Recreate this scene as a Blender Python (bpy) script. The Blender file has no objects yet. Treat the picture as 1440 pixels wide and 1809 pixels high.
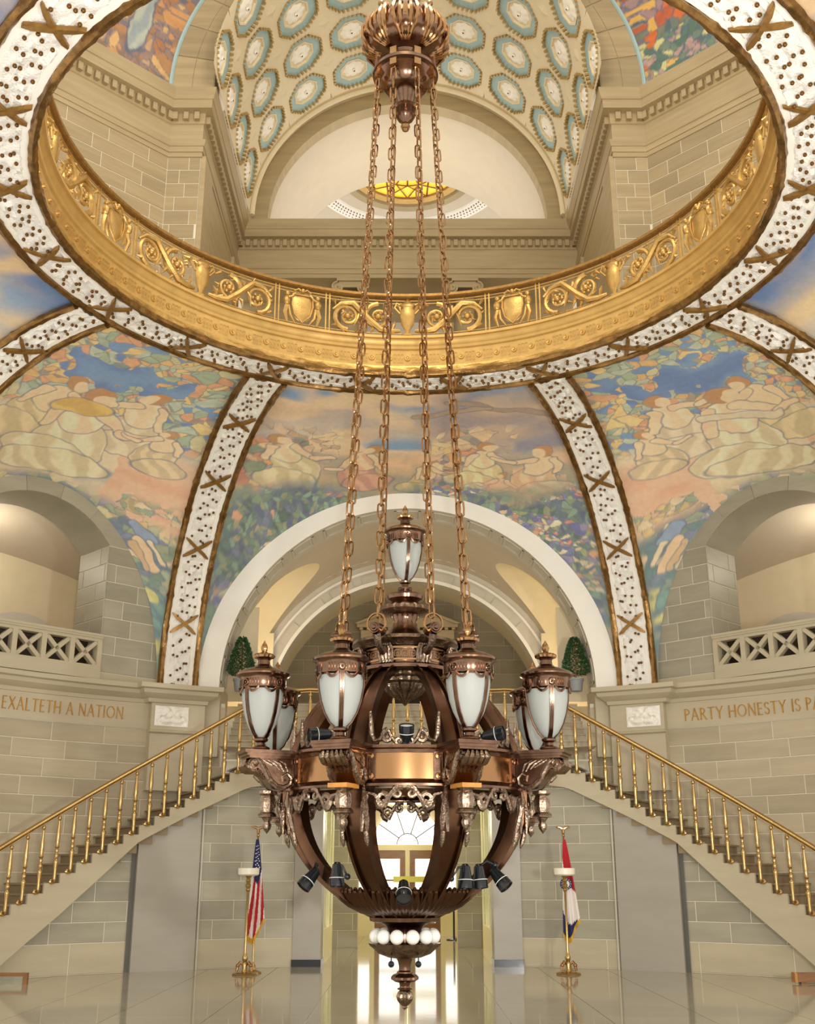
import bpy, math, random
import numpy as np
from mathutils import Vector, Matrix
random.seed(7); np.random.seed(7)
sc = bpy.context.scene
C = sc.collection
PI = math.pi
def R(d): return math.radians(d)

# ------------------------------------------------------------------ camera
cam_d = bpy.data.cameras.new('camera'); cam = bpy.data.objects.new('camera', cam_d); C.objects.link(cam)
cam_d.sensor_fit = 'VERTICAL'; cam_d.sensor_height = 36.0; cam_d.lens = 36.0 * 1955 / 1809
cam_d.clip_end = 200
cam.location = (0, -13.42, 1.65); cam.rotation_euler = (R(90 + 18.1), 0, 0)
sc.camera = cam
# ------------------------------------------------------------------ light
w = bpy.data.worlds.new('world'); sc.world = w; w.use_nodes = True
w.node_tree.nodes['Background'].inputs[0].default_value = (1.0, 0.935, 0.85, 1)
w.node_tree.nodes['Background'].inputs[1].default_value = 0.70
def point(name, loc, e, col=(1, .9, .75), rad=.15):
    l = bpy.data.lights.new(name, 'POINT'); l.energy = e; l.color = col; l.shadow_soft_size = rad
    o = bpy.data.objects.new(name, l); C.objects.link(o); o.location = loc; return o
def area(name, loc, rot, sx, sy, e, col=(1, .9, .75)):
    l = bpy.data.lights.new(name, 'AREA'); l.shape = 'RECTANGLE'; l.size = sx; l.size_y = sy; l.energy = e; l.color = col
    o = bpy.data.objects.new(name, l); C.objects.link(o); o.location = loc; o.rotation_euler = rot; return o
point('photographers_strobe', (5.2, -13.2, 2.1), 1500, (1, .97, .91), .32)
point('camera_flash', (.3, -13.7, 2.1), 1500, (1, .97, .91), .15)
point('upper_hall_lamp', (0, -1.5, 17.5), 640, (1, .87, .66), 1.2)
point('vault_lamp', (0, 15.0, 20.0), 85, (1, .92, .78), .4)
for sx in (-1, 1): point('landing_hall_lamp', (sx * 3.4, 12.1, 6.0), 34, (1, .86, .64), .25)
point('corridor_lamp', (0, 12.4, 2.9), 46, (1, .9, .6), .2)
point('corridor_lamp.001', (0, 16.6, 2.9), 46, (1, .9, .6), .2)
for sx in (-1, 1):
    point('balcony_lamp', (sx * 9.0, 9.0, 8.2), 34, (1, .9, .74), .3)
sc.view_settings.view_transform = 'Standard'; sc.view_settings.look = 'None'
sc.view_settings.exposure = 0.86; sc.view_settings.gamma = 1.0; sc.view_settings.use_curve_mapping = False

# ------------------------------------------------------------------ materials
def lin(c):
    return tuple(((x / 255) / 12.92 if x / 255 <= .04045 else ((x / 255 + .055) / 1.055) ** 2.4) for x in c)
MATS = {}
def mat(name, col, rough=.5, metal=0., var=0., scale=(3, 3, 3), bump=0., bscale=25., rnd=0., emit=0., trans=0., attr=None, ior=1.5, col2=None):
    m = bpy.data.materials.new(name); m.use_nodes = True; MATS[name] = m
    nt = m.node_tree; n = nt.nodes; L = nt.links; b = n['Principled BSDF']
    b.inputs['Roughness'].default_value = rough; b.inputs['Metallic'].default_value = metal
    b.inputs['IOR'].default_value = ior
    b.inputs['Base Color'].default_value = (*col, 1)
    src = None
    tc = n.new('ShaderNodeTexCoord')
    if attr:
        a = n.new('ShaderNodeAttribute'); a.attribute_name = attr; src = a.outputs['Color']
    if var:
        mp = n.new('ShaderNodeMapping'); mp.inputs['Scale'].default_value = scale
        L.new(tc.outputs['Object'], mp.inputs[0])
        if rnd:
            oi0 = n.new('ShaderNodeObjectInfo'); cm = n.new('ShaderNodeCombineXYZ'); mu = n.new('ShaderNodeMath'); mu.operation = 'MULTIPLY'; mu.inputs[1].default_value = 37.
            L.new(oi0.outputs['Random'], mu.inputs[0])
            for k in range(3): L.new(mu.outputs[0], cm.inputs[k])
            L.new(cm.outputs[0], mp.inputs['Location'])
        ns = n.new('ShaderNodeTexNoise'); ns.inputs['Scale'].default_value = 1.0; ns.inputs['Detail'].default_value = 5; ns.inputs['Roughness'].default_value = .6
        L.new(mp.outputs[0], ns.inputs['Vector'])
        rp = n.new('ShaderNodeValToRGB'); e = rp.color_ramp.elements
        e[0].position = .3; e[1].position = .72
        c2 = col2 or tuple(x * (1 - var) for x in col)
        if attr:
            e[0].color = (1 - var,) * 3 + (1,); e[1].color = (1 + var,) * 3 + (1,)
        else:
            e[0].color = (*c2, 1); e[1].color = (*[min(1, x * (1 + var)) for x in col], 1)
        L.new(ns.outputs['Fac'], rp.inputs[0])
        if attr:
            mx = n.new('ShaderNodeMix'); mx.data_type = 'RGBA'; mx.blend_type = 'MULTIPLY'; mx.inputs[0].default_value = 1
            L.new(src, mx.inputs[6]); L.new(rp.outputs[0], mx.inputs[7]); src = mx.outputs[2]
        else: src = rp.outputs[0]
    if rnd:
        oi = n.new('ShaderNodeObjectInfo'); mr = n.new('ShaderNodeMapRange'); mr.inputs[3].default_value = 1 - rnd; mr.inputs[4].default_value = 1 + rnd * .6
        L.new(oi.outputs['Random'], mr.inputs[0])
        hs = n.new('ShaderNodeHueSaturation')
        L.new(mr.outputs[0], hs.inputs['Value'])
        if src is None: hs.inputs['Color'].default_value = (*col, 1)
        else: L.new(src, hs.inputs['Color'])
        src = hs.outputs[0]
    if src is not None: L.new(src, b.inputs['Base Color'])
    if bump:
        nb = n.new('ShaderNodeTexNoise'); nb.inputs['Scale'].default_value = bscale; nb.inputs['Detail'].default_value = 4
        L.new(tc.outputs['Object'], nb.inputs['Vector'])
        bp = n.new('ShaderNodeBump'); bp.inputs['Strength'].default_value = bump; bp.inputs['Distance'].default_value = .02
        L.new(nb.outputs['Fac'], bp.inputs['Height']); L.new(bp.outputs[0], b.inputs['Normal'])
    if emit:
        b.inputs['Emission Color'].default_value = (*col, 1); b.inputs['Emission Strength'].default_value = emit
    if trans: b.inputs['Transmission Weight'].default_value = trans
    return m
mat('stone', lin((180, 167, 139)), .55, var=.10, scale=(.7, .7, 6), rnd=.13)
mat('stone_grey', lin((164, 158, 138)), .42, var=.10, scale=(1, 1, 5), rnd=.14)
mat('stone_plain', lin((188, 176, 148)), .5, var=.07, scale=(.8, .8, 5))
mat('stone_pier', lin((166, 160, 146)), .4, var=.06, scale=(1, 1, 3))
mat('mortar', lin((220, 213, 192)), .8)
mat('stone_up', lin((168, 149, 112)), .6, var=.14, scale=(.6, .6, 7), rnd=.12)
mat('stone_up_plain', lin((172, 153, 115)), .6, var=.12, scale=(.6, .6, 7))
mat('stone_tread', lin((138, 119, 90)), .5, var=.10, scale=(3, 3, 6))
mat('floor_marble', lin((172, 164, 142)), .07, var=.10, scale=(.8, 3, 1), rnd=.08, bump=.02, bscale=3)
mat('floor_joint', lin((130, 124, 108)), .3)
mat('plaster_cream', lin((226, 212, 178)), .7, var=.03)
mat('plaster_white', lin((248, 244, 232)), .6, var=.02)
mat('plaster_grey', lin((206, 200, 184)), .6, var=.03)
mat('plaster_beige', lin((204, 192, 170)), .7, var=.03)
mat('stucco', lin((246, 242, 232)), .55, bump=.8, bscale=30)
mat('knob', lin((120, 84, 40)), .35, .8)
mat('gilt', lin((198, 160, 92)), .36, .7, var=.22, scale=(7, 7, 7), bump=.2, bscale=40)
mat('gilt_fascia', lin((206, 168, 98)), .42, .5, var=.12, scale=(4, 4, 4))
mat('gilt_dark', lin((138, 104, 58)), .3, .85, var=.45, scale=(6, 6, 6), bump=.3, bscale=30)
mat('ribbon', lin((152, 114, 58)), .4, .6, var=.25, scale=(14, 14, 14))
mat('brass', lin((196, 164, 108)), .25, .95, var=.12, scale=(6, 6, 6))
mat('bronze', lin((126, 98, 80)), .2, 1., var=.38, scale=(5, 5, 5), bump=.05, bscale=12)
mat('bronze_dark', lin((100, 72, 54)), .24, 1., var=.25, scale=(4, 4, 4))
mat('bronze_worn', lin((144, 124, 106)), .25, 1., var=.5, scale=(16, 16, 16), bump=.45, bscale=38)
mat('copper', lin((166, 126, 86)), .17, 1., var=.14, scale=(2, 2, .5))
mat('bronze_gold', lin((166, 128, 88)), .22, 1., var=.2, scale=(8, 8, 8))
mat('frosted_glass', lin((184, 188, 182)), .35, 0, trans=.25, ior=1.2)
mat('bulb_glass', lin((240, 238, 230)), .12)
mat('black_metal', (.008, .01, .012), .18)
mat('lens', (.6, .62, .6), .1)
mat('amber_block', lin((190, 130, 60)), .4, var=.2, scale=(20, 3, 3))
mat('coffer_blue', lin((162, 190, 190)), .7, var=.05)
mat('coffer_tooth', lin((178, 148, 90)), .5, .2)
mat('dark', lin((40, 34, 28)), .8)
mat('slot_shade', lin((92, 92, 84)), .5)
mat('wood', lin((136, 92, 50)), .4, var=.25, scale=(3, 20, 20))
mat('leaf', lin((62, 96, 52)), .5, var=.4, scale=(30, 30, 30))
mat('pot', lin((150, 154, 154)), .6)
mat('bowl_white', lin((246, 240, 222)), .25)
mat('flag_red', lin((176, 30, 38)), .8); mat('flag_white', lin((236, 228, 222)), .8); mat('flag_blue', lin((34, 40, 88)), .8); mat('fringe', lin((214, 166, 50)), .6)
mat('mural', (1, 1, 1), .75, var=.07, scale=(9, 9, 9), attr='paint')
mat('daylight_glass', (.95, .95, .95), .3, emit=.8)
mat('amber_glass', lin((244, 168, 46)), .3, emit=.75)
mat('cream_paint', lin((242, 230, 180)), .4)
mat('case_glass', (.9, .95, .9), .05, trans=.9, ior=1.1)
mat('case_lit', lin((250, 246, 226)), .5, emit=.8)
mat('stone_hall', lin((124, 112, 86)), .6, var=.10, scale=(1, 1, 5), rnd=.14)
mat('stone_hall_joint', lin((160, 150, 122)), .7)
mat('dark_lens', (.03, .03, .03), .08)
mat('letter_gilt', lin((178, 132, 54)), .35, .7, var=.25, scale=(9, 9, 9))
mat('cabinet_dark', lin((58, 40, 28)), .4, var=.2, scale=(4, 4, 14))
mat('sign_yellow', lin((226, 220, 110)), .5)

# ------------------------------------------------------------------ mesh helpers
class MB:
    def __init__(s): s.v = []; s.f = []
    def add(s, vs, fs):
        o = len(s.v); s.v += [tuple(p) for p in vs]; s.f += [tuple(i + o for i in q) for q in fs]; return s
    def box(s, x0, x1, y0, y1, z0, z1, M=None):
        vs = [Vector((x, y, z)) for z in (z0, z1) for y in (y0, y1) for x in (x0, x1)]
        if M is not None: vs = [M @ p for p in vs]
        return s.add(vs, [(0, 2, 3, 1), (4, 5, 7, 6), (0, 1, 5, 4), (2, 6, 7, 3), (0, 4, 6, 2), (1, 3, 7, 5)])
    def lathe(s, prof, n=24, c=(0, 0, 0), mod=None, a0=0, a1=2 * PI, M=None):
        full = abs(a1 - a0 - 2 * PI) < 1e-6; k = n if full else n + 1; vs = []
        for (r, z) in prof:
            for i in range(k):
                a = a0 + (a1 - a0) * i / n; rr = r * (mod(a, r, z) if mod else 1)
                p = Vector((c[0] + rr * math.sin(a), c[1] + rr * math.cos(a), c[2] + z)); vs.append(M @ p if M is not None else p)
        fs = []
        for j in range(len(prof) - 1):
            for i in range(n):
                i2 = (i + 1) % k
                fs.append((j * k + i, (j + 1) * k + i, (j + 1) * k + i2, j * k + i2))
        return s.add(vs, fs)
    def tube(s, pts, rad, n=6, closed=False, cap=True, flat=1., lob=None, ref=None):
        P = [Vector(p) for p in pts]; m = len(P); vs = []; pn = None
        for i in range(m):
            t = (P[(i + 1) % m] - P[i - 1]) if closed else (P[min(i + 1, m - 1)] - P[max(i - 1, 0)])
            if t.length < 1e-9: t = Vector((0, 0, 1))
            t.normalize()
            if ref is not None: a = Vector(ref)
            elif pn is None: a = Vector((0, 0, 1)) if abs(t.z) < .9 else Vector((1, 0, 0))
            else: a = pn
            nn = (a - t * a.dot(t)).normalized(); pn = nn; bb = t.cross(nn)
            r = rad[i] if hasattr(rad, '__len__') else rad
            for k in range(n):
                q = 2 * PI * k / n; rr = r * (lob(q, i) if lob else 1)
                vs.append(P[i] + nn * rr * math.cos(q) * flat + bb * rr * math.sin(q))
        fs = []
        for i in range(m if closed else m - 1):
            for k in range(n):
                i2 = (i + 1) % m
                fs.append((i * n + k, i * n + (k + 1) % n, i2 * n + (k + 1) % n, i2 * n + k))
        if cap and not closed:
            fs.append(tuple(range(n - 1, -1, -1))); fs.append(tuple((m - 1) * n + k for k in range(n)))
        return s.add(vs, fs)
    def grid(s, fn, nu, nv):
        vs = [fn(i / nu, j / nv) for j in range(nv + 1) for i in range(nu + 1)]
        k = nu + 1
        return s.add(vs, [(j * k + i, j * k + i + 1, (j + 1) * k + i + 1, (j + 1) * k + i) for j in range(nv) for i in range(nu)])
    def prism(s, poly, y0, y1, fn=None):
        # poly in (x,z), extruded along y; fn maps (x,y,z)
        fn = fn or (lambda x, y, z: (x, y, z)); n = len(poly)
        vs = [fn(x, y0, z) for x, z in poly] + [fn(x, y1, z) for x, z in poly]
        return s.add(vs, [tuple(range(n)), tuple(range(2 * n - 1, n - 1, -1))] + [(i, n + i, n + (i + 1) % n, (i + 1) % n) for i in range(n)])
    def ball(s, c, r, n=10, m=6, sz=1.):
        return s.lathe([(r * math.sin(PI * j / m) + 1e-5, -r * sz * math.cos(PI * j / m)) for j in range(m + 1)], n, c)
    def sweep(s, path, prof, closed=False):
        # path: 2d polyline (x,y); prof: (offset to the LEFT of travel, z); mitred
        P = [Vector(p) for p in path]; m = len(P); k = len(prof); vs = []
        for i in range(m):
            d0 = (P[i] - P[i - 1]).normalized() if (i > 0 or closed) else (P[1] - P[0]).normalized()
            d1 = (P[(i + 1) % m] - P[i]).normalized() if (i < m - 1 or closed) else d0
            n0 = Vector((-d0.y, d0.x)); n1 = Vector((-d1.y, d1.x)); b = n0 + n1; b /= max(.2, (1 + n0.dot(n1)))
            for (o, z) in prof: vs.append((P[i].x + b.x * o, P[i].y + b.y * o, z))
        fs = []
        for i in range(m if closed else m - 1):
            i2 = (i + 1) % m
            for j in range(k - 1): fs.append((i * k + j, i2 * k + j, i2 * k + j + 1, i * k + j + 1))
        return s.add(vs, fs)
    def mesh(s, m, smooth=True, ang=38, name='m'):
        me = bpy.data.meshes.new(name); me.from_pydata(s.v, [], s.f); me.update()
        if m is not None: me.materials.append(MATS[m])
        if smooth:
            me.polygons.foreach_set('use_smooth', [True] * len(me.polygons)); me.set_sharp_from_angle(angle=R(ang))
        return me
    def build(s, name, m, parent=None, smooth=True, ang=38, loc=None, **kw):
        return link(name, s.mesh(m, smooth, ang, name), parent, loc=loc, **kw)
def tag(o, label=None, cat=None, group=None, kind=None):
    if label: o['label'] = label
    if cat: o['category'] = cat
    if group: o['group'] = group
    if kind: o['kind'] = kind
    return o
def link(name, me, parent=None, loc=None, rot=None, scale=None, **kw):
    o = bpy.data.objects.new(name, me); C.objects.link(o)
    if parent is not None: o.parent = parent
    if loc is not None: o.location = loc
    if rot is not None: o.rotation_euler = rot
    if scale is not None: o.scale = scale
    return tag(o, **kw)
def thing(name, label, cat, loc=(0, 0, 0), rz=0, group=None, kind=None):
    o = bpy.data.objects.new(name, None); C.objects.link(o); o.location = loc; o.rotation_euler = (0, 0, rz); o.empty_display_size = .2
    return tag(o, label, cat, group, kind)
def copy_tree(o, parent=None):
    c = o.copy(); C.objects.link(c); c.parent = parent
    for ch in list(o.children): copy_tree(ch, c)
    return c
def pol(a, r, z):            # a in degrees, clockwise from +Y seen from above
    return (r * math.sin(R(a)), r * math.cos(R(a)), z)
BC = {}
def blk(l, h, d, m):         # stone block, front face towards -y
    k = ('p', round(l, 3), round(h, 3), round(d, 3), m)
    if k not in BC:
        g = .007; e = .006; b = MB()
        x = l / 2 - g; y = d
        b.add([(-x, 0, g), (x, 0, g), (x, 0, h - g), (-x, 0, h - g), (-x + e, -y, g + e), (x - e, -y, g + e), (x - e, -y, h - g - e), (-x + e, -y, h - g - e)],
              [(4, 5, 6, 7), (0, 1, 5, 4), (1, 2, 6, 5), (2, 3, 7, 6), (3, 0, 4, 7)])
        BC[k] = b.mesh(m, False, name='stone_block')
    return BC[k]
def wall_blocks(parent, org, ud, u0, u1, z0, z1, h, L, m, d=.010, keep=None, name='stone_block'):
    rz = math.atan2(ud[1], ud[0]); nz = max(1, round((z1 - z0) / h)); hh = (z1 - z0) / nz
    for j in range(nz):
        u = u0 - (L * .5 if j % 2 else 0) - L * .13 * (j % 3)
        while u < u1 - 1e-4:
            a, b = max(u, u0), min(u + L, u1); u += L
            if b - a < .05: continue
            z = z0 + j * hh
            segs = [(a, b)] if keep is None else keep(a, b, z, z + hh)
            for (p, q) in segs:
                if q - p < .05: continue
                c = (p + q) / 2
                link(name, blk(q - p, hh, d, m), parent, (org[0] + ud[0] * c, org[1] + ud[1] * c, z), (0, 0, rz))
def cblk(r, da, h, d, m):
    k = ('c', round(r, 3), round(da, 3), round(h, 3), m)
    if k not in BC:
        n = 4; g = .007; e = .006; b = MB(); ga = math.degrees(g / r); ea = math.degrees(e / r)
        lo = []
        for i in range(n + 1):
            t = -da / 2 + ga + (da - 2 * ga) * i / n; t2 = -da / 2 + ga + ea + (da - 2 * ga - 2 * ea) * i / n
            lo += [pol(t, r, g), pol(t2, r - d, g + e), pol(t2, r - d, h - g - e), pol(t, r, h - g)]
        fs = []
        for i in range(n):
            o = i * 4; p = o + 4
            for q in range(3): fs.append((o + q, o + q + 1, p + q + 1, p + q))
        fs += [(0, 3, 2, 1), (n * 4, n * 4 + 1, n * 4 + 2, n * 4 + 3)]
        b.add(lo, fs); BC[k] = b.mesh(m, False, name='stone_block')
    return BC[k]
def cyl_blocks(parent, r, a0, a1, z0, z1, h, L, m, d=.010, keep=None):
    nz = max(1, round((z1 - z0) / h)); hh = (z1 - z0) / nz; dL = math.degrees(L / r)
    for j in range(nz):
        a = a0 - (dL * .5 if j % 2 else 0) - dL * .11 * (j % 3)
        while a < a1 - 1e-4:
            p, q = max(a, a0), min(a + dL, a1); a += dL
            z = z0 + j * hh
            if keep:
                p, q = keep(p, q, z, z + hh)
            if q - p < .35: continue
            c = (p + q) / 2
            link('stone_block', cblk(r, q - p, hh, d, m), parent, (0, 0, z), (0, 0, -R(c)))
def cyl_sheet(b, r, a0, a1, z0, z1, n=32):
    return b.grid(lambda u, v: pol(a0 + (a1 - a0) * u, r, z0 + (z1 - z0) * v), n, 1)
# ================================================================== SETTING
def struct(name, b, m, parent=None, smooth=False, **kw):
    o = b.build(name, m, parent, smooth)
    if parent is None: o['kind'] = 'structure'
    return o
def zline(a): return 3.98 - .0925 * (abs(a) - 17) if abs(a) > 17 else 3.98
ZB = [(0, 3.40), (12, 3.40), (20, 3.22), (27.4, 2.66), (33, 2.20), (38, 1.49), (42, .95), (48, .22), (50, -.05), (61, -.05)]
def zbot(a): return float(np.interp(abs(a), [p[0] for p in ZB], [p[1] for p in ZB]))
# floor ------------------------------------------------------------
floor = struct('floor', MB().box(-9.6, 9.6, -3, 9.6, -.1, -.012).box(-3, 3, 9.6, 24, -.1, -.012), 'floor_joint')
fb = MB(); g = .004
fb.add([(g, g, -.02), (1.2 - g, g, -.02), (1.2 - g, 1.2 - g, -.02), (g, 1.2 - g, -.02), (g, g, 0), (1.2 - g, g, 0), (1.2 - g, 1.2 - g, 0), (g, 1.2 - g, 0)],
       [(4, 5, 6, 7), (0, 1, 5, 4), (1, 2, 6, 5), (2, 3, 7, 6), (3, 0, 4, 7)])
fm = fb.mesh('floor_marble', False)
for j in range(20):
    for i in range(16):
        x = -9.6 + 1.2 * i; y = -2.4 + 1.2 * j
        if y > 8.5 and not (-3.0 < x < 2): continue
        if (x + .6) ** 2 + (y + .6) ** 2 > 118 and y < 8.5: continue
        link('floor_slab', fm, floor, (x, y, 0))
# walls under the stairs and the inscription walls --------------------
for sd, nm in ((-1, 'left'), (1, 'right')):
    lo, hi = (-61, -13) if sd < 0 else (13, 61)
    b = MB(); b.grid(lambda u, v: pol(lo + (hi - lo) * u, 9.12, (zbot(lo + (hi - lo) * u) + .12) * v), 60, 1)
    wl = struct('wall_stair_' + nm, b, 'mortar')
    def kp(p, q, z, z1):
        am = 17 + (3.98 - z1 - .02) / .0925
        return (max(p, -am), q) if sd < 0 else (p, min(q, am))
    cyl_blocks(wl, 9.12, lo, hi, .5, 3.9, .34, 1.0, 'stone_grey', keep=kp)
    cyl_blocks(wl, 9.12, lo, hi, 0, .5, .5, 1.7, 'stone_plain', keep=kp)
    b = MB(); p0, p1 = sd * 25.4, sd * 32.8
    b.grid(lambda u, v: pol(p0 + (p1 - p0) * u, 9.02, (zbot(p0 + (p1 - p0) * u) + .1) * v), 10, 1)
    for p in (p0, p1): b.add([pol(p, 9.02, 0), pol(p, 9.12, 0), pol(p, 9.12, zbot(p) + .1), pol(p, 9.02, zbot(p) + .1)], [(0, 1, 2, 3)])
    b.build('pilaster', 'stone_pier', wl, False)
    b = MB(); b.grid(lambda u, v: pol(p1 + sd * .55 * u, 9.085, (zbot(p1) + .1) * v), 2, 1); b.build('slot_shade', 'slot_shade', wl, False)  # flat strip coloured dark to stand for the shade in a recess
    b = MB(); b.tube([pol(p0 - sd * .35, 9.07, 0), pol(p0 - sd * .35, 9.07, zbot(p0))], .02, 6); b.build('metal_strip', 'plaster_grey', wl)
    # inscription wall
    lo, hi = (-61, -21.4) if sd < 0 else (21.4, 61)
    tw = struct('wall_' + nm, cyl_sheet(MB(), 10.37, lo, hi, 0, 5.0, 48), 'mortar')
    cyl_blocks(tw, 10.37, lo, hi, 1.0, 4.40, .34, 1.05, 'stone', keep=lambda p, q, z, z1: (p, q) if z1 > min(zline(p), zline(q)) - .1 else (0, 0))
    b = MB(); cyl_sheet(b, 10.345, lo, hi, 4.405, 4.92, 48); b.build('frieze_course', 'stone_plain', tw, False)
    # pilaster below the rib with its carved panel
    p0, p1 = sd * 24.0, sd * 30.2
    b = MB(); cyl_sheet(b, 10.14, p0, p1, 3.2, 4.95, 8)
    for p in (p0, p1): b.add([pol(p, 10.14, 3.2), pol(p, 10.4, 3.2), pol(p, 10.4, 4.95), pol(p, 10.14, 4.95)], [(0, 1, 2, 3)])
    b.build('pilaster', 'stone_plain', tw, False)
    b = MB()
    b.grid(lambda u, v: pol(p0 - sd * .15 + (p1 - p0 + sd * .3) * u, 10.14 - .07 * math.sin(v * PI) ** .5, 4.30 + .08 * v), 8, 4); b.build('moulding', 'stone_plain', tw)
    b = MB(); pc = (p0 + p1) / 2 + sd * .75
    def carv(u, v):
        x = (u - .5); y = v - .5; e = max(0, 1 - (2 * abs(x)) ** 6) * max(0, 1 - (2 * abs(y)) ** 6)
        hgt = .5 + .5 * math.sin(22 * math.hypot(abs(x) - .25, y * .6) + 3 * math.atan2(y, abs(x) - .25)) * math.cos(9 * y)
        return pol(pc + sd * 3.9 * x, 10.14 - .01 - .06 * e * hgt, 4.45 + .40 * v)
    b.grid(carv, 40, 24); b.build('carved_panel', 'stucco', tw)
    # ledge on which dome ribs stand
    prof = [(0, 4.90), (.05, 4.91), (.07, 4.98), (.10, 4.99), (.22, 5.07), (.24, 5.14), (.32, 5.16), (.32, 5.25), (-.5, 5.26)]
    A = [pol(a, 10.37, 0)[:2] for a in np.linspace(30.5, 61, 24)]
    path = [pol(24.0, 10.6, 0)[:2], pol(24.1, 10.14, 0)[:2]] + [pol(a, 10.14, 0)[:2] for a in (25, 27, 29)] + [pol(30.4, 10.14, 0)[:2]] + A
    if sd < 0: path = [(-x, y) for x, y in path]
    else: path = path[::-1]
    b = MB(); b.sweep(path, prof); o = b.build('trim_ledge_' + nm, 'stone_plain', None, True, 25); o['kind'] = 'structure'
# axial wall: great arch with white face, panelled soffit, groined vault behind --------------
AZ = 5.31
def arch_pt(rad, a, y, z0=AZ): return (-rad * math.cos(a), y, z0 + rad * math.sin(a))
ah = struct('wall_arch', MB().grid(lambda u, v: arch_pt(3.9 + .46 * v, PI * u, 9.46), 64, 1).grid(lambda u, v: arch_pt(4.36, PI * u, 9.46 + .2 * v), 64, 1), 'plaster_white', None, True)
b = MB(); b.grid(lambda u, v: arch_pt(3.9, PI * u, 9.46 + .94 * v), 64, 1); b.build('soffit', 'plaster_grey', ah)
for k in range(15):
    a0 = PI * (k + .14) / 15; a1 = PI * (k + .86) / 15
    b = MB()
    for (q, dd) in ((0, .016), (.07, .01)):
        y0, y1 = 9.62 + q, 10.22 - q; c0, c1 = a0 + q / 3.9, a1 - q / 3.9
        for (e0, e1, f0, f1) in ((c0, c1, y0, y0 + .05), (c0, c1, y1 - .05, y1), (c0, c0 + .014, y0, y1), (c1 - .014, c1, y0, y1)):
            n = 4
            b.grid(lambda u, v: arch_pt(3.9 - dd, e0 + (e1 - e0) * u, f0 + (f1 - f0) * v), n, 1)
            b.grid(lambda u, v: arch_pt(3.9 - dd * v, e0 + (e1 - e0) * u, f0), n, 1)
            b.grid(lambda u, v: arch_pt(3.9 - dd * v, e0 + (e1 - e0) * u, f1), n, 1)
            for e in (e0, e1): b.grid(lambda u, v: arch_pt(3.9 - dd * v, e, f0 + (f1 - f0) * u), 1, 1)
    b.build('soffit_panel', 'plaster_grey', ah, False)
# piers under the arch foot
for sd in (-1, 1):
    b = MB(); b.box(min(sd * 3.86, sd * 4.9), max(sd * 3.86, sd * 4.9), 9.42, 10.42, 3.9, 5.31); b.build('arch_pier', 'stone_plain', ah, False)
# vault
RC, YC, ZC = 1.4, 12.1, 7.25
va = tag(thing('ceiling_landing_vault', None, None), kind='structure')
b = MB()
def vpt(y0, y1, cut):
    def fn(u, v):
        y = y0 + (y1 - y0) * v; a0 = 0
        if cut:
            zb = ZC + math.sqrt(max(0, RC * RC - (y - YC) ** 2)); a0 = math.asin(min(.999, (zb - AZ) / 3.95))
        return arch_pt(3.95, a0 + (PI - 2 * a0) * u, y)
    return fn
b.grid(vpt(10.4, YC - RC, False), 40, 1); b.grid(vpt(YC - RC, YC + RC, True), 40, 28); b.grid(vpt(YC + RC, 13.95, False), 40, 1)
b.build('main_vault', 'plaster_beige', va)
for sd in (-1, 1):
    b = MB()
    def cr(u, v):
        a = PI * v; y = YC - RC * math.cos(a); z = ZC + RC * math.sin(a); xb = math.sqrt(max(0, 3.95 ** 2 - (z - AZ) ** 2))
        return (sd * (xb + (4.75 - xb) * u), y, z)
    b.grid(cr, 6, 32); b.build('side_vault', 'plaster_cream', va)
    b = MB(); b.add([(sd * 4.75, YC - RC, 5.2), (sd * 4.75, YC + RC, 5.2), (sd * 4.75, YC + RC, 9), (sd * 4.75, YC - RC, 9)], [(0, 1, 2, 3)])
    for y in (YC - RC, YC + RC): b.add([(sd * 3.3, y, 5.2), (sd * 4.75, y, 5.2), (sd * 4.75, y, 7.3), (sd * 3.3, y, 7.3)], [(0, 1, 2, 3)])
    b.build('side_wall', 'plaster_cream', va, False)
# inner arch
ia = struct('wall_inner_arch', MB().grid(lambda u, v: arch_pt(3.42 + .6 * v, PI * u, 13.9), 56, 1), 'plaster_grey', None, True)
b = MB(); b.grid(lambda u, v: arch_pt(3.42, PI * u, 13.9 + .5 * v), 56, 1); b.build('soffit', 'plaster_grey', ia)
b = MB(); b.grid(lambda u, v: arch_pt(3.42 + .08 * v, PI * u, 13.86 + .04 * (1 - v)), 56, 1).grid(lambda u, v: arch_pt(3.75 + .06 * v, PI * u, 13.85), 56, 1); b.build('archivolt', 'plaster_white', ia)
for k in range(13):
    a0 = PI * (k + .15) / 13; a1 = PI * (k + .85) / 13
    b = MB()
    b.grid(lambda u, v: arch_pt(3.50 + .2 * v, a0 + (a1 - a0) * u, 13.875), 4, 1)
    for rr in (3.5, 3.7): b.grid(lambda u, v: arch_pt(rr, a0 + (a1 - a0) * u, 13.875 + .025 * v), 4, 1)
    b.build('panel', 'plaster_grey', ia, False)
b = MB(); b.grid(lambda u, v: arch_pt(3.55, PI * u, 14.4 + 1.6 * v), 48, 1).grid(lambda u, v: arch_pt(3.42 + .2 * v, PI * u, 14.4), 48, 1); b.build('back_vault', 'plaster_cream', ia)
for sd in (-1, 1):
    b = MB(); b.box(min(sd * 3.42, sd * 4.8), max(sd * 3.42, sd * 4.8), 13.9, 14.4, 3.9, 5.31); b.build('pier', 'plaster_grey', ia, False)
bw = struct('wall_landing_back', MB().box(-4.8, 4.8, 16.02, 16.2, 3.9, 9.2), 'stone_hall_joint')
wall_blocks(bw, (0, 16.02), (1, 0), -3.7, 3.7, 5.2, 9.0, .38, 1.05, 'stone_hall')
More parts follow.
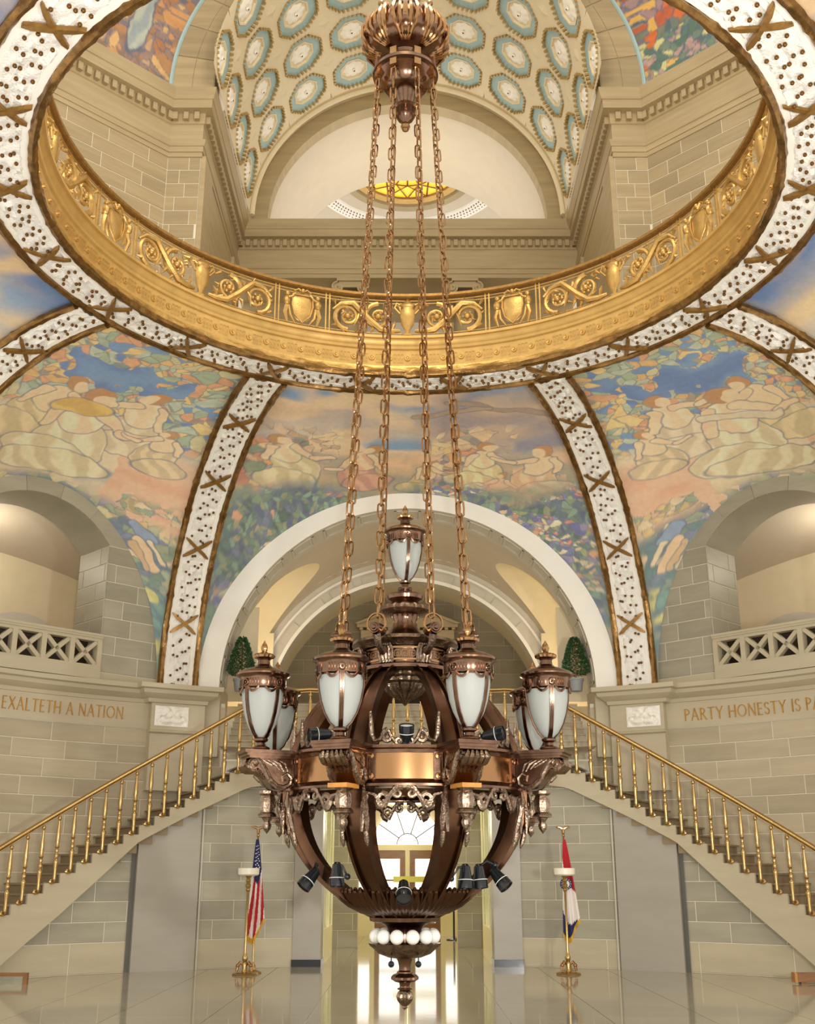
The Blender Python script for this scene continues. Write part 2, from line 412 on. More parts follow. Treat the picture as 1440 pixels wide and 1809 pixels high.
# pedimented doorway in the landing hall
dw = thing('door_1', 'stone doorway with triangular pediment behind the chandelier crown', 'doorway', (0, 16.0, 5.2)); dw['kind'] = 'structure'
b = MB(); b.box(-.8, .8, -.06, 0, 0, 2.2); b.build('opening', 'dark', dw, False)  # solid panel coloured dark in place of an unlit interior
for sd in (-1, 1):
    b = MB(); b.box(sd * .95 - .16, sd * .95 + .16, -.2, 0, 0, 2.3).box(sd * .95 - .2, sd * .95 + .2, -.24, 0, 2.3, 2.42); b.build('pilaster', 'stone_up_plain', dw, False)
b = MB(); b.box(-1.25, 1.25, -.22, 0, 2.42, 2.66).box(-1.35, 1.35, -.34, 0, 2.72, 2.80); b.build('entablature', 'stone_up_plain', dw, False)
for k in range(14): 
    b = MB(); x = -1.24 + k * .19; b.box(x - .045, x + .045, -.29, -.2, 2.66, 2.72); b.build('dentil', 'stone_up_plain', dw, False)
b = MB(); b.prism([(-1.38, 2.8), (1.38, 2.8), (0, 3.32)], -.3, 0).prism([(-1.42, 2.82), (0, 3.40), (1.42, 2.82), (1.3, 2.80), (0, 3.30), (-1.3, 2.80)], -.38, -.28); b.build('pediment', 'stone_up_plain', dw, False)
lf = struct('floor_landing_hall', MB().box(-4.8, 4.8, 11.4, 16.1, 5.0, 5.2), 'stone_plain')
# landing slab and its underside
b = MB(); n = 24
b.grid(lambda u, v: (lambda p: (p[0], p[1] + (9.8 - p[1]) * v, 3.98))(pol(-24 + 48 * u, 8.95, 0)), n, 1)
b.grid(lambda u, v: (lambda p: (p[0], p[1] + (10.4 - p[1]) * v, 3.40))(pol(-13.5 + 27 * u, 8.95, 0)), n, 1)
b.box(-3, 3, 10.4, 24, 3.40, 3.5)
struct('ceiling_corridor', b, 'plaster_cream')
# corridor ----------------------------------------------------------
for sd, nm in ((-1, 'left'), (1, 'right')):
    b = MB(); x0, x1 = sorted((sd * 1.63, sd * 2.16)); b.box(x0, x1, 8.82, 9.45, 0.12, 3.42)
    pj = struct('wall_corridor_jamb_' + nm, b, 'stone_pier')
    b = MB(); b.box(x0 - .012, x1 + .012, 8.80, 9.46, 0, .125); b.build('base', 'black_metal', pj, False)
    cw = struct('wall_corridor_' + nm, MB().box(*sorted((sd * 2.6, sd * 2.7)), 9.4, 19.2, 0, 3.42), 'mortar')
    wall_blocks(cw, (sd * 2.6, 9.4), (0, sd * -1) if sd < 0 else (0, -1), *((-9.8, 0)), 0, 3.4, .38, 1.05, 'stone_grey') if sd > 0 else wall_blocks(cw, (-2.6, 9.4), (0, 1), 0, 9.8, 0, 3.4, .38, 1.05, 'stone_grey')
    x0, x1 = sorted((sd * 1.18, sd * 2.6))
    xw = struct('wall_corridor_cross_' + nm, MB().box(x0, x1, 14.52, 14.9, 0, 3.42), 'mortar')
    wall_blocks(xw, (0, 14.52), (1, 0), x0, x1, 0, 3.42, .38, .95, 'stone_grey')
    # lit display case
    dc = thing('display_case', 'tall lit display case on the %s side of the central corridor' % nm, 'display case', (sd * 1.62, 9.5, 0), group='corridor display cases')
    b = MB(); X = lambda p, q: sorted((sd * p, sd * q))
    b.box(*X(0, .9), 0, 2.5, 0, .62); b.box(*X(0, .9), 0, 2.5, 3.0, 3.38); b.box(*X(0, .9), 2.38, 2.5, .62, 3.0); b.box(*X(0, .9), 0, .12, .62, 3.0)
    b.build('cabinet', 'cream_paint', dc, False)
    b = MB(); b.box(*X(.84, .88), .12, 2.38, .62, 3.0); b.build('lit_back', 'case_lit', dc, False)
    for z in (1.25, 1.85, 2.45):
        b = MB(); b.box(*X(.1, .84), .12, 2.38, z, z + .02); b.build('shelf', 'case_glass', dc, False)
    b = MB(); b.box(*X(.02, .03), .12, 2.38, .62, 3.0); b.build('glass_pane', 'case_glass', dc, False)
    b = MB(); b.box(*X(-.02, .04), 1.2, 1.28, .62, 3.0); b.build('mullion', 'cream_paint', dc, False)
ew = struct('wall_corridor_end', MB().box(-2.7, 2.7, 19.6, 19.8, 0, 3.6), 'plaster_cream')
dr = thing('door_2', 'glazed entrance doors at the far end of the corridor', 'door', (0, 19.5, 0)); dr['kind'] = 'structure'
b = MB()
for x in (-1.9, -1.42, -.98, 0, .98, 1.42, 1.9): b.box(x - .06, x + .06, -.08, .04, 0, 2.35)
b.box(-1.96, 1.96, -.1, .04, 2.28, 2.42); b.build('door_frame', 'cream_paint', dr, False)
for sd in (-1, 1):
    b = MB(); b.box(*sorted((sd * .08, sd * .92)), -.05, .0, 0, 2.28); lf_ = b.build('door_leaf', 'wood', dr, False)
    for (z0, z1) in ((.35, .85), (.95, 1.45), (1.5, 2.05)):
        b = MB(); b.box(*sorted((sd * .22, sd * .78)), -.06, -.05, z0, z1); b.build('pane', 'daylight_glass', lf_, False)
    b = MB(); b.box(*sorted((sd * 1.06, sd * 1.36)), -.05, .0, .75, 2.2); b.build('side_light', 'daylight_glass', dr, False)
    b = MB(); b.box(*sorted((sd * 1.04, sd * 1.38)), -.05, .0, 0, .72); b.build('side_panel', 'cream_paint', dr, False)
b = MB(); b.prism([(1.0 * math.cos(a), 2.44 + .95 * math.sin(a)) for a in np.linspace(0, PI, 20)], -.06, 0); tr = b.build('transom_window', 'daylight_glass', dr, False)
b = MB()
for a in (36, 72, 108, 144): b.tube([(.3 * math.cos(R(a)), -.08, 2.44 + .3 * math.sin(R(a))), (1.0 * math.cos(R(a)), -.08, 2.44 + .95 * math.sin(R(a)))], .012, 4)
b.tube([(.3 * math.cos(a), -.08, 2.44 + .3 * math.sin(a)) for a in np.linspace(0, PI, 14)], .012, 4)
b.build('glazing_bar', 'bronze_dark', tr)
b = MB(); b.box(-.4, .75, -.1, -.07, 1.42, 1.58); b.build('yellow_strip', 'sign_yellow', dr, False)
# diagonal bays: stone arch, balcony opening -------------------------
DD = 10.1; SP = 8.0; AP = 8.77; HW = 1.52
RS = (HW ** 2 + (AP - SP) ** 2) / (2 * (AP - SP)); CZ = AP - RS; HA = math.asin(HW / RS)
for sd, nm in ((-1, 'left'), (1, 'right')):
    nx, ny = sd * 2 ** -.5, 2 ** -.5                      # outward axis of bay
    ux, uy = (ny, -nx)                                    # along wall, left to right seen from centre
    def dp(s, d, z): return (nx * d + ux * s, ny * d + uy * s, z)
    b = MB()
    for s0, s1 in ((-3.0, -HW - .005), (HW + .005, 3.0)):
        b.add([dp(s0, DD + .02, 5.2), dp(s1, DD + .02, 5.2), dp(s1, DD + .02, SP + .1), dp(s0, DD + .02, SP + .1)], [(0, 1, 2, 3)])
    def lip(u, v):
        a = -HA + 2 * HA * u; r = RS + .01 + 1.2 * v
        return dp(r * math.sin(a), DD + .02, CZ + r * math.cos(a))
    b.grid(lip, 16, 1)
    dg = struct('wall_balcony_' + nm, b, 'mortar')
    org = (nx * (DD + .02), ny * (DD + .02))
    for s0, s1 in ((-2.95, -HW), (HW, 2.95)):
        wall_blocks(dg, org, (ux, uy), s0, s1, 5.42, SP, .37, .86, 'stone_grey')
        b = MB(); b.prism([(s0, 5.26), (s1, 5.26), (s1, 5.41), (s0, 5.41)], DD - .02, DD + .02, lambda x, y, z: dp(x, y, z)); b.build('plinth', 'stone_plain', dg, False)
    aa = [-HA, -.62 * HA, -.2 * HA, .2 * HA, .62 * HA, HA]
    for k in range(5):
        a0, a1 = aa[k] + .003, aa[k + 1] - .003
        inn = [(RS * math.sin(a), CZ + RS * math.cos(a)) for a in np.linspace(a0, a1, 6)]
        out = [((RS + 1.25) * math.sin(a), CZ + (RS + 1.25) * math.cos(a)) for a in np.linspace(a1, a0, 6)]
        poly = inn + out
        if k == 0: poly = inn + out + [(-2.95, SP + .01)]
        if k == 4: poly = inn[:-1] + [(HW + .0, SP + .01), (2.95, SP + .01)] + out
        b = MB(); b.prism(poly, DD, DD + .05, dp); b.build('voussoir', 'stone_grey', dg, False)
    # reveals
    D2 = 11.25
    b = MB(); b.grid(lambda u, v: (lambda a: dp(RS * math.sin(a), DD + (D2 - DD) * v, CZ + RS * math.cos(a)))(-HA + 2 * HA * u), 24, 1); b.build('soffit', 'stone_grey', dg)
    for q in (-1, 1):
        b = MB(); b.add([dp(q * HW, DD, 5.2), dp(q * HW, D2, 5.2), dp(q * HW, D2, SP), dp(q * HW, DD, SP)], [(0, 1, 2, 3)]); b.build('reveal', 'mortar', dg, False)
        o2 = dp(q * HW, DD, 0)
        if q < 0: wall_blocks(dg, (o2[0], o2[1]), (nx, ny), 0, D2 - DD, 5.42, SP, .37, .86, 'stone_grey', d=.012)
        else: o2 = dp(q * HW, D2, 0); wall_blocks(dg, (o2[0], o2[1]), (-nx, -ny), 0, D2 - DD, 5.42, SP, .37, .86, 'stone_grey', d=.012)
    # room behind
    rm = struct('wall_balcony_room_' + nm, MB().add([dp(-4.5, 14.2, 5), dp(4.5, 14.2, 5), dp(4.5, 14.2, 9.6), dp(-4.5, 14.2, 9.6)], [(0, 1, 2, 3)]), 'plaster_cream')
    b = MB(); b.grid(lambda u, v: dp(-4.5 + 9 * u, D2 + 2.95 * v, 8.3 + 1.1 * math.sin(PI * (.12 + .76 * u)) - .75 * v), 16, 4); b.build('room_vault', 'plaster_beige', rm)
    for q in (-1, 1):
        b = MB(); b.add([dp(q * 3.1, D2, 5), dp(q * 3.1, 14.2, 5), dp(q * 3.1, 14.2, 9.4), dp(q * 3.1, D2, 9.4)], [(0, 1, 2, 3)]); b.build('side_wall', 'plaster_beige', rm, False)
        b = MB(); b.add([dp(q * HW, D2, 5), dp(q * 3.2, D2, 5), dp(q * 3.2, D2, 9.4), dp(q * HW, D2, 9.4)], [(0, 1, 2, 3)]); b.build('front_return', 'plaster_beige', rm, False)
    # arched frame on the back wall of the room
    b = MB()
    def fr(u, v):
        a = PI * u; r = 1.35 + .3 * v
        return dp(sd * -1.75 + r * math.cos(a), 14.14, 5.4 + r * math.sin(a) * 1.15)
    b.grid(fr, 28, 1); b.build('arch_frame', 'plaster_grey', rm)
    b = MB(); b.grid(lambda u, v: dp(sd * -1.75 + 1.35 * v * math.cos(PI * u), 14.15, 5.4 + 1.35 * 1.15 * v * math.sin(PI * u)), 20, 1); b.build('arch_recess', 'plaster_beige', rm)
    # balcony parapet of crossed bars
    bl = thing('stone_balustrade', 'pierced stone parapet of crossed bars in the %s balcony arch' % nm, 'balustrade', dp(0, DD - .06, 5.26), math.atan2(uy, ux), group='balcony parapets')
    b = MB(); b.box(-HW + .01, HW - .01, -.03, .2, .80, .88).box(-HW + .01, HW - .01, -.05, .22, .84, .885); b.build('coping', 'stone_plain', bl, False)
    b = MB(); b.box(-HW + .01, HW - .01, -.02, .2, 0, .22); b.build('plinth', 'stone_plain', bl, False)
    b = MB(); b.box(-HW + .01, HW - .01, .0, .18, .22, .27).box(-HW + .01, HW - .01, .0, .18, .74, .80); b.build('rail', 'stone_plain', bl, False)
    pw = (2 * HW - .1) / 5
    for k in range(6):
        x = -HW + .05 + pw * k; b = MB(); b.box(x - .05, x + .05, .0, .18, .27, .74); b.build('post', 'stone_plain', bl, False)
    for k in range(5):
        x = -HW + .05 + pw * (k + .5)
        for q in (-1, 1):
            b = MB(); hx, hz = pw / 2 - .05, .235; L_ = math.hypot(hx, hz); t = .04
            dx, dz = hx / L_, q * hz / L_
            px, pz = -dz * t, dx * t
            b.prism([(x - hx - px, .505 - q * hz - pz), (x + hx - px, .505 + q * hz - pz), (x + hx + px, .505 + q * hz + pz), (x - hx + px, .505 - q * hz + pz)], .03, .15)
            b.build('cross_bar', 'stone_plain', bl, False)
    cb_ = thing('cabinet', 'dark wooden cabinet behind the pierced parapet of the %s balcony' % nm, 'cabinet', dp(0, DD + .5, 5.28), math.atan2(uy, ux), group='dark balcony cabinets')
    b = MB(); b.box(-1.5, 1.5, 0, .4, 0, .80).box(-1.5, 1.5, -.02, .42, .80, .83); b.build('body', 'cabinet_dark', cb_, False)
    b = MB(); b.box(*sorted((-sd * -1.5, -sd * .4 * -1 * -1)), .05, .4, .83, .98); b.build('raised_top', 'black_metal', cb_, False)
    b = MB(); b.add([dp(-HW, DD + .3, 5.28), dp(HW, DD + .3, 5.28), dp(4, 14.2, 5.28), dp(-4, 14.2, 5.28)], [(0, 1, 2, 3)]); o = b.build('floor_balcony_' + nm, 'wood', None, False); o['kind'] = 'structure'
# ================================================================== DOME SHELL: murals, ribs, ring
RT, ZT, Z0 = 5.66, 10.33, 5.26
_lat = np.random.RandomState(3).rand(64, 64)
def vnoise(x, y, s):
    x = np.asarray(x) * s; y = np.asarray(y) * s; xi = np.floor(x).astype(int); yi = np.floor(y).astype(int)
    fx = x - xi; fy = y - yi; fx = fx * fx * (3 - 2 * fx); fy = fy * fy * (3 - 2 * fy)
    g = lambda a, b: _lat[a % 64, b % 64]
    return (g(xi, yi) * (1 - fx) + g(xi + 1, yi) * fx) * (1 - fy) + (g(xi, yi + 1) * (1 - fx) + g(xi + 1, yi + 1) * fx) * fy
def L3(c): return np.array(lin(c))
INK = L3((84, 98, 120))
class Paint:                      # colours of a wall painting, in metres along (s) and up (m) the vault
    def __init__(p, S, M, seed, base):
        p.rs = np.random.RandomState(seed); o = seed * 7.3
        p.S = S + .16 * (vnoise(S + o, M, 2.3) - .5) + .06 * (vnoise(S, M + o, 7) - .5)
        p.M = M + .16 * (vnoise(S, M + o + 9, 2.3) - .5) + .06 * (vnoise(S + o, M, 7) - .5)
        p.c = np.tile(L3(base), (len(S), 1)); p.o = o
    def put(p, w, col, a=1.):
        w = (np.clip(w, 0, 1) * a)[:, None]; p.c = p.c * (1 - w) + np.asarray(col) * w
    def blend(p, c1, c2, sc, mask=None, th=.5, soft=.1):
        n = .65 * vnoise(p.S + p.o, p.M * 1.6 + 3, sc) + .35 * vnoise(p.S, p.M + p.o, sc * 2.7); k = np.clip((n - th) / soft + .5, 0, 1)[:, None]
        col = L3(c1) * (1 - k) + L3(c2) * k; m = np.ones(len(p.S)) if mask is None else mask
        p.c = p.c * (1 - m[:, None]) + col * m[:, None]
    def band(p, m0, m1, soft=.35): return np.clip((p.M - m0) / soft + .5, 0, 1) * np.clip((m1 - p.M) / soft + .5, 0, 1)
    def ell(p, cs, cm, a, b, rot, col, col2=None, ink=.05, folds=0.):
        q = R(rot); x = (p.S - cs) * math.cos(q) + (p.M - cm) * math.sin(q); y = -(p.S - cs) * math.sin(q) + (p.M - cm) * math.cos(q)
        d = np.sqrt((x / a) ** 2 + (y / b) ** 2); e = (1 - d) * min(a, b)
        if ink: p.put(np.clip((e + ink) / .03, 0, 1), INK, .75)
        cc = np.tile(L3(col), (len(d), 1))
        if col2 is not None:
            k = .5 + .5 * np.sin(x / a * folds + 3 * vnoise(p.S, p.M, 2.5) + y / b * 2); k = np.clip(k * 2.2 - .5, 0, 1)[:, None]; cc = cc * (1 - k) + L3(col2) * k
        w = np.clip(e / .02, 0, 1)[:, None]; p.c = p.c * (1 - w) + cc * w
    def cap(p, x0, y0, x1, y1, r0, r1, col, ink=.028):
        dx, dy = x1 - x0, y1 - y0; l2 = dx * dx + dy * dy + 1e-9; t = np.clip(((p.S - x0) * dx + (p.M - y0) * dy) / l2, 0, 1)
        e = (r0 + (r1 - r0) * t) - np.hypot(p.S - x0 - t * dx, p.M - y0 - t * dy)
        p.put(np.clip((e + ink) / .02, 0, 1), INK, .7); k = (.9 + .2 * vnoise(p.S, p.M, 6))[:, None]; w = np.clip(e / .02, 0, 1)[:, None]; p.c = p.c * (1 - w) + L3(col) * k * w
    def figure(p, cs, cm, h, f, robe, robe2, skin=(222, 190, 152), hair=(176, 128, 84), lean=0., reach=.0):
        p.ell(cs, cm + .22 * h, .26 * h, .36 * h, 8 * f, robe, robe2, .03, 9); p.ell(cs - .12 * f * h, cm + .06 * h, .34 * h, .2 * h, -12 * f, robe, robe2, .03, 8)
        tx = cs + lean * h * .5; p.ell(tx, cm + .58 * h, .17 * h, .22 * h, -20 * lean, robe, skin, .03, 5)
        hx, hy = cs + lean * h + .03 * f * h, cm + .86 * h; p.ell(hx - .02 * f * h, hy + .02 * h, .095 * h, .115 * h, 0, hair, None, .02); p.ell(hx + .03 * f * h, hy - .02 * h, .07 * h, .09 * h, 0, skin, None, 0)
        sx, sy = tx + .1 * f * h, cm + .7 * h; ex, ey = sx + .2 * f * h, sy - .18 * h + reach * h; p.cap(sx, sy, ex, ey, .06 * h, .045 * h, skin); p.cap(ex, ey, ex + .2 * f * h, ey + .05 * h + reach * h * .5, .045 * h, .03 * h, skin)
        p.cap(tx - .12 * f * h, sy, tx - .22 * f * h, cm + .42 * h, .055 * h, .04 * h, skin)
    def cells(p, mask, dens, pal, ink=.03, fill=.8, st=1.):
        s0, s1, m0, m1 = p.S.min(), p.S.max(), p.M.min(), p.M.max(); n = int(dens * (s1 - s0) * (m1 - m0))
        P = np.c_[p.rs.uniform(s0, s1, n), p.rs.uniform(m0, m1, n)]; on = p.rs.rand(n) < fill; ci = p.rs.randint(0, len(pal), n)
        idx = np.where(mask > .02)[0]; pal = np.array([L3(c) for c in pal])
        for k in range(0, len(idx), 4000):
            I = idx[k:k + 4000]; d = np.hypot(p.S[I, None] - P[None, :, 0], st * (p.M[I, None] - P[None, :, 1])); o = np.argpartition(d, 1, axis=1)[:, :2]
            d0 = np.take_along_axis(d, o, 1); sw = d0[:, 0] > d0[:, 1]; a = np.where(sw, o[:, 1], o[:, 0]); e = np.abs(d0[:, 0] - d0[:, 1])
            w = mask[I] * on[a]; col = pal[ci[a]] * (.88 + .24 * vnoise(p.S[I], p.M[I], 9))[:, None]
            col = np.where((e < ink)[:, None], INK * .6 + col * .4, col); p.c[I] = p.c[I] * (1 - w[:, None]) + col * w[:, None]
SKY = (104, 140, 176); DSKY = (84, 116, 166); CREAM = (218, 200, 164); PINK = (206, 158, 128); PEACH = (214, 176, 140); LEAF = [(206, 166, 110), (214, 184, 124), (190, 182, 140), (150, 166, 140), (204, 150, 112), (170, 180, 160)]
GREEN = [(104, 130, 116), (88, 120, 122), (122, 142, 118), (92, 112, 130), (138, 148, 120), (110, 122, 150)]
FLOW = [(112, 120, 168), (140, 134, 170), (196, 186, 160), (96, 128, 118), (186, 140, 120), (150, 164, 120)]
def paint_axial(S, M):
    p = Paint(S, M, 2, CREAM)
    p.blend((220, 190, 154), (112, 146, 180), 1.0, None, .54, .16); p.blend((224, 200, 160), (192, 164, 136), .7, p.band(7.6, 8.9) * .7, .5, .3)
    p.blend((184, 158, 132), (136, 126, 134), 1.1, p.band(7.0, 9.6) * np.clip((S - .2) * 1.5, 0, .8), .45, .25)
    p.blend(PEACH, (160, 150, 130), 1.3, p.band(5.2, 7.0), .5, .3)
    p.blend((184, 160, 126), (150, 144, 124), 1.6, p.band(4.6, 6.4) * (np.abs(S) < 2.2), .5, .3)
    p.cells(p.band(5.6, 7.6) * ((S < -2.0) | (np.abs(S - 1.0) < .5)), 16, [(212, 160, 104), (200, 140, 104), (222, 186, 128), (128, 142, 120), (190, 120, 96)], fill=.85)
    F_ = p.figure
    p.cells(p.band(6.0, 8.0) * (np.abs(S) < 3.6) * (vnoise(S, M, 1.1) > .5), 9, [(206, 176, 140), (190, 160, 130), (214, 190, 150), (170, 156, 140)], .02, .6)
    F_(-2.35, 5.9, 1.9, 1, (220, 204, 166), (196, 182, 140), lean=-.12, reach=-.05); F_(-1.1, 5.7, 1.7, -1, (206, 160, 132), (186, 136, 120), lean=.25, reach=-.1)
    F_(.35, 5.5, 1.25, 1, (206, 180, 130), (180, 164, 116), lean=.2); F_(1.55, 5.8, 1.7, 1, (224, 208, 160), (204, 186, 136), lean=.02); F_(2.65, 5.5, 1.8, -1, (222, 194, 154), (204, 168, 132), lean=.03, reach=.12); F_(1.95, 5.2, 1.1, -1, (216, 184, 146), (198, 160, 126), lean=.05)
    p.cap(.9, 9.2, 2.9, 8.3, .1, .08, (150, 128, 110)); p.cap(.1, 8.6, 1.6, 8.9, .08, .06, (160, 138, 116))
    low = np.clip((5.5 + .35 * np.sin(S * 2) - M) / .5 + .5, 0, 1)
    p.blend(PINK, (120, 140, 126), 1.3, np.clip((6.0 - M) / .8 + .2, 0, 1) * (np.abs(S) > 1.6), .45, .25)
    p.cells(low, 44, GREEN + [(70, 104, 96), (128, 160, 140), (80, 96, 130)], .012, .95, .4); p.cells(low * (vnoise(S, M, 1.4) > .52), 60, FLOW + [(216, 190, 150), (98, 106, 166), (206, 140, 120), (220, 210, 180)], .02, .85)
    p.blend((96, 130, 126), (84, 104, 128), 2.2, np.clip((3.4 - M) / 1.2, 0, 1) * .55, .5, .3)
    return p.c
def paint_diag(S, M, seed):
    p = Paint(S, M, seed, (206, 184, 150)); f = 1 if seed % 2 else -1; S = S * f; p.S = p.S * f
    p.blend(DSKY, SKY, 1.0, p.band(6.2, 10.2), .5, .3)
    hole = ((p.S + .1) / 1.0) ** 2 + ((p.M - 8.35) / .6) ** 2 + 2.2 * (vnoise(p.S, p.M, 3.1) - .5) + .8 * (vnoise(p.S, p.M + 5, 7) - .5)
    p.cells(p.band(5.6, 10) * (hole > 1), 26, LEAF, .02, .8); p.cells(p.band(6.2, 9.9) * (hole > 1.2) * (np.abs(p.S) > .4), 15, LEAF, .025, .5)
    p.blend((212, 194, 160), (180, 172, 156), 1.2, p.band(4.4, 6.4), .55, .3)
    p.blend(PINK, (208, 172, 140), 1.6, p.band(3.6, 6.1) * (p.S > 1.0), .4, .3); p.blend(PINK, (208, 172, 140), 1.6, p.band(4.2, 5.4) * (p.S < -1.3), .4, .3)
    F_ = p.figure
    F_(-1.1, 5.6, 2.3, 1, (214, 194, 150), (192, 174, 132), lean=.12, reach=.05); F_(.75, 6.0, 2.2, -1, (216, 200, 166), (196, 178, 146), lean=.02, reach=.1)
    F_(-.1, 4.9, 2.9, 1 if seed % 2 else -1, (224, 210, 174), (200, 184, 146), lean=-.05); F_(1.5, 5.6, 1.5, -1, (212, 190, 150), (190, 170, 134), lean=.0)
    if seed % 2: p.ell(-.35, 6.9, .62, .3, 14, (212, 180, 100), (196, 160, 86), .03, 3)
    else: p.cap(-1.0, 6.3, .4, 6.8, .13, .1, (206, 192, 160)); p.cap(-1.6, 5.0, -.9, 4.8, .1, .1, (216, 190, 140)); p.cap(-1.7, 4.7, -1.0, 4.55, .1, .1, (206, 176, 130))
    p.ell(-.2, 4.85, 1.15, .42, 6, (222, 206, 168), (196, 180, 142), .03, 12)
    low = np.clip((4.4 - .25 * np.abs(p.S) - p.M) / .4 + .5, 0, 1)
    p.cells(low, 22, GREEN + LEAF[2:4], .025, .95)
    p.ell(1.75, 4.3, .34, .22, -10, (190, 168, 118), (160, 146, 110), .025, 8); p.cells(p.band(3.7, 4.6, .2) * (np.abs(p.S) > 1.4), 40, [(196, 170, 120), (140, 156, 130), (206, 186, 150), (150, 150, 120)], .02, .5)
    p.cap(1.85, 3.75, 2.15, 3.45, .12, .16, (124, 144, 170)); p.cap(2.0, 3.35, 2.4, 2.75, .11, .13, (208, 178, 140)); p.cap(1.95, 3.2, 2.3, 2.65, .07, .07, (190, 160, 120)); p.cap(2.2, 3.4, 2.55, 3.0, .06, .06, (214, 196, 160))
    p.cap(-2.0, 3.75, -2.4, 3.2, .1, .1, (206, 186, 150)); p.cap(-2.15, 3.4, -2.5, 2.8, .09, .09, (196, 190, 170)); p.cap(-1.85, 4.15, -2.35, 3.75, .1, .1, (214, 196, 150))
    p.blend((96, 136, 140), (80, 112, 130), 2.5, np.clip((2.6 - p.M) / .7, 0, 1) * .7, .5, .3); p.cells(np.clip((2.5 - p.M) / .4, 0, 1), 30, [(92, 132, 136), (84, 120, 132), (190, 186, 120), (104, 146, 140)], .02, .6)
    return p.c
def paint_cloud(S, M, seed):
    p = Paint(S, M, seed, CREAM); p.blend((206, 180, 136), (136, 156, 176), .8, None, .52, .3); p.blend((190, 160, 120), (60, 100, 150), .9, np.clip(p.M - 8.6, 0, 1), .45, .2)
    return p.c
def mural(th0, H, d, hw, hh, nu, nv, painter, label, name='ceiling_mural'):
    T = np.radians(np.linspace(-H, H, nu + 1)); V = []; s_ = []; m_ = []
    for j in range(nv + 1):
        for t in T:
            s = d * math.tan(t); rb = d / math.cos(t); zb = Z0 + hh * math.sqrt(max(0, 1 - (s / hw) ** 2))
            p0 = math.asin(min(.98, (zb - Z0) / 5.07)); ph = p0 + (PI / 2 - p0) * j / nv
            r = RT + (rb - RT) * math.cos(ph) / math.cos(p0); z = ZT - (ZT - zb) * (1 - math.sin(ph)) / (1 - math.sin(p0)); a = R(th0) + t
            V.append((r * math.sin(a), r * math.cos(a), z)); s_.append(r * math.sin(t)); m_.append(z - Z0 + 10.5 - r)
    k = nu + 1
    F = [(j * k + i, j * k + i + 1, (j + 1) * k + i + 1, (j + 1) * k + i) for j in range(nv) for i in range(nu)]
    me = bpy.data.meshes.new(name); me.from_pydata(V, [], F); me.materials.append(MATS['mural']); me.polygons.foreach_set('use_smooth', [True] * len(F))
    c = painter(np.array(s_), np.array(m_)); c = np.clip((c * .9 + L3((224, 212, 184)) * .1) * 1.26, 0, .86); at = me.color_attributes.new('paint', 'FLOAT_COLOR', 'POINT')
    at.data.foreach_set('color', np.c_[np.clip(c, 0, 1), np.ones(len(c))].astype(np.float32).ravel())
    return link('mural', me, None, label=label, cat='mural', group='painted panels of the lower dome')
AX = (24.75, 9.5, 4.36, 4.28); DG = (15.75, 10.1, 2.84, 3.80)
mural(0, *AX, 420, 230, paint_axial, 'painted mural panel directly above the white central arch')
mural(-45, *DG, 340, 300, lambda s, m: paint_diag(s, m, 5), 'painted mural panel above the left balcony arch')
mural(45, *DG, 340, 300, lambda s, m: paint_diag(s, m, 8), 'painted mural panel above the right balcony arch')
mural(-90, *AX, 70, 50, lambda s, m: paint_cloud(s, m, 11), 'cloud painted panel cut off by the left edge under the ring')
mural(90, *AX, 70, 50, lambda s, m: paint_cloud(s, m, 12), 'cloud painted panel cut off by the right edge under the ring')
mural(-135, *DG, 50, 40, lambda s, m: paint_cloud(s, m, 13), 'blue painted panel in the top left corner outside the ring')
mural(135, *DG, 50, 40, lambda s, m: paint_cloud(s, m, 14), 'blue painted panel in the top right corner outside the ring')
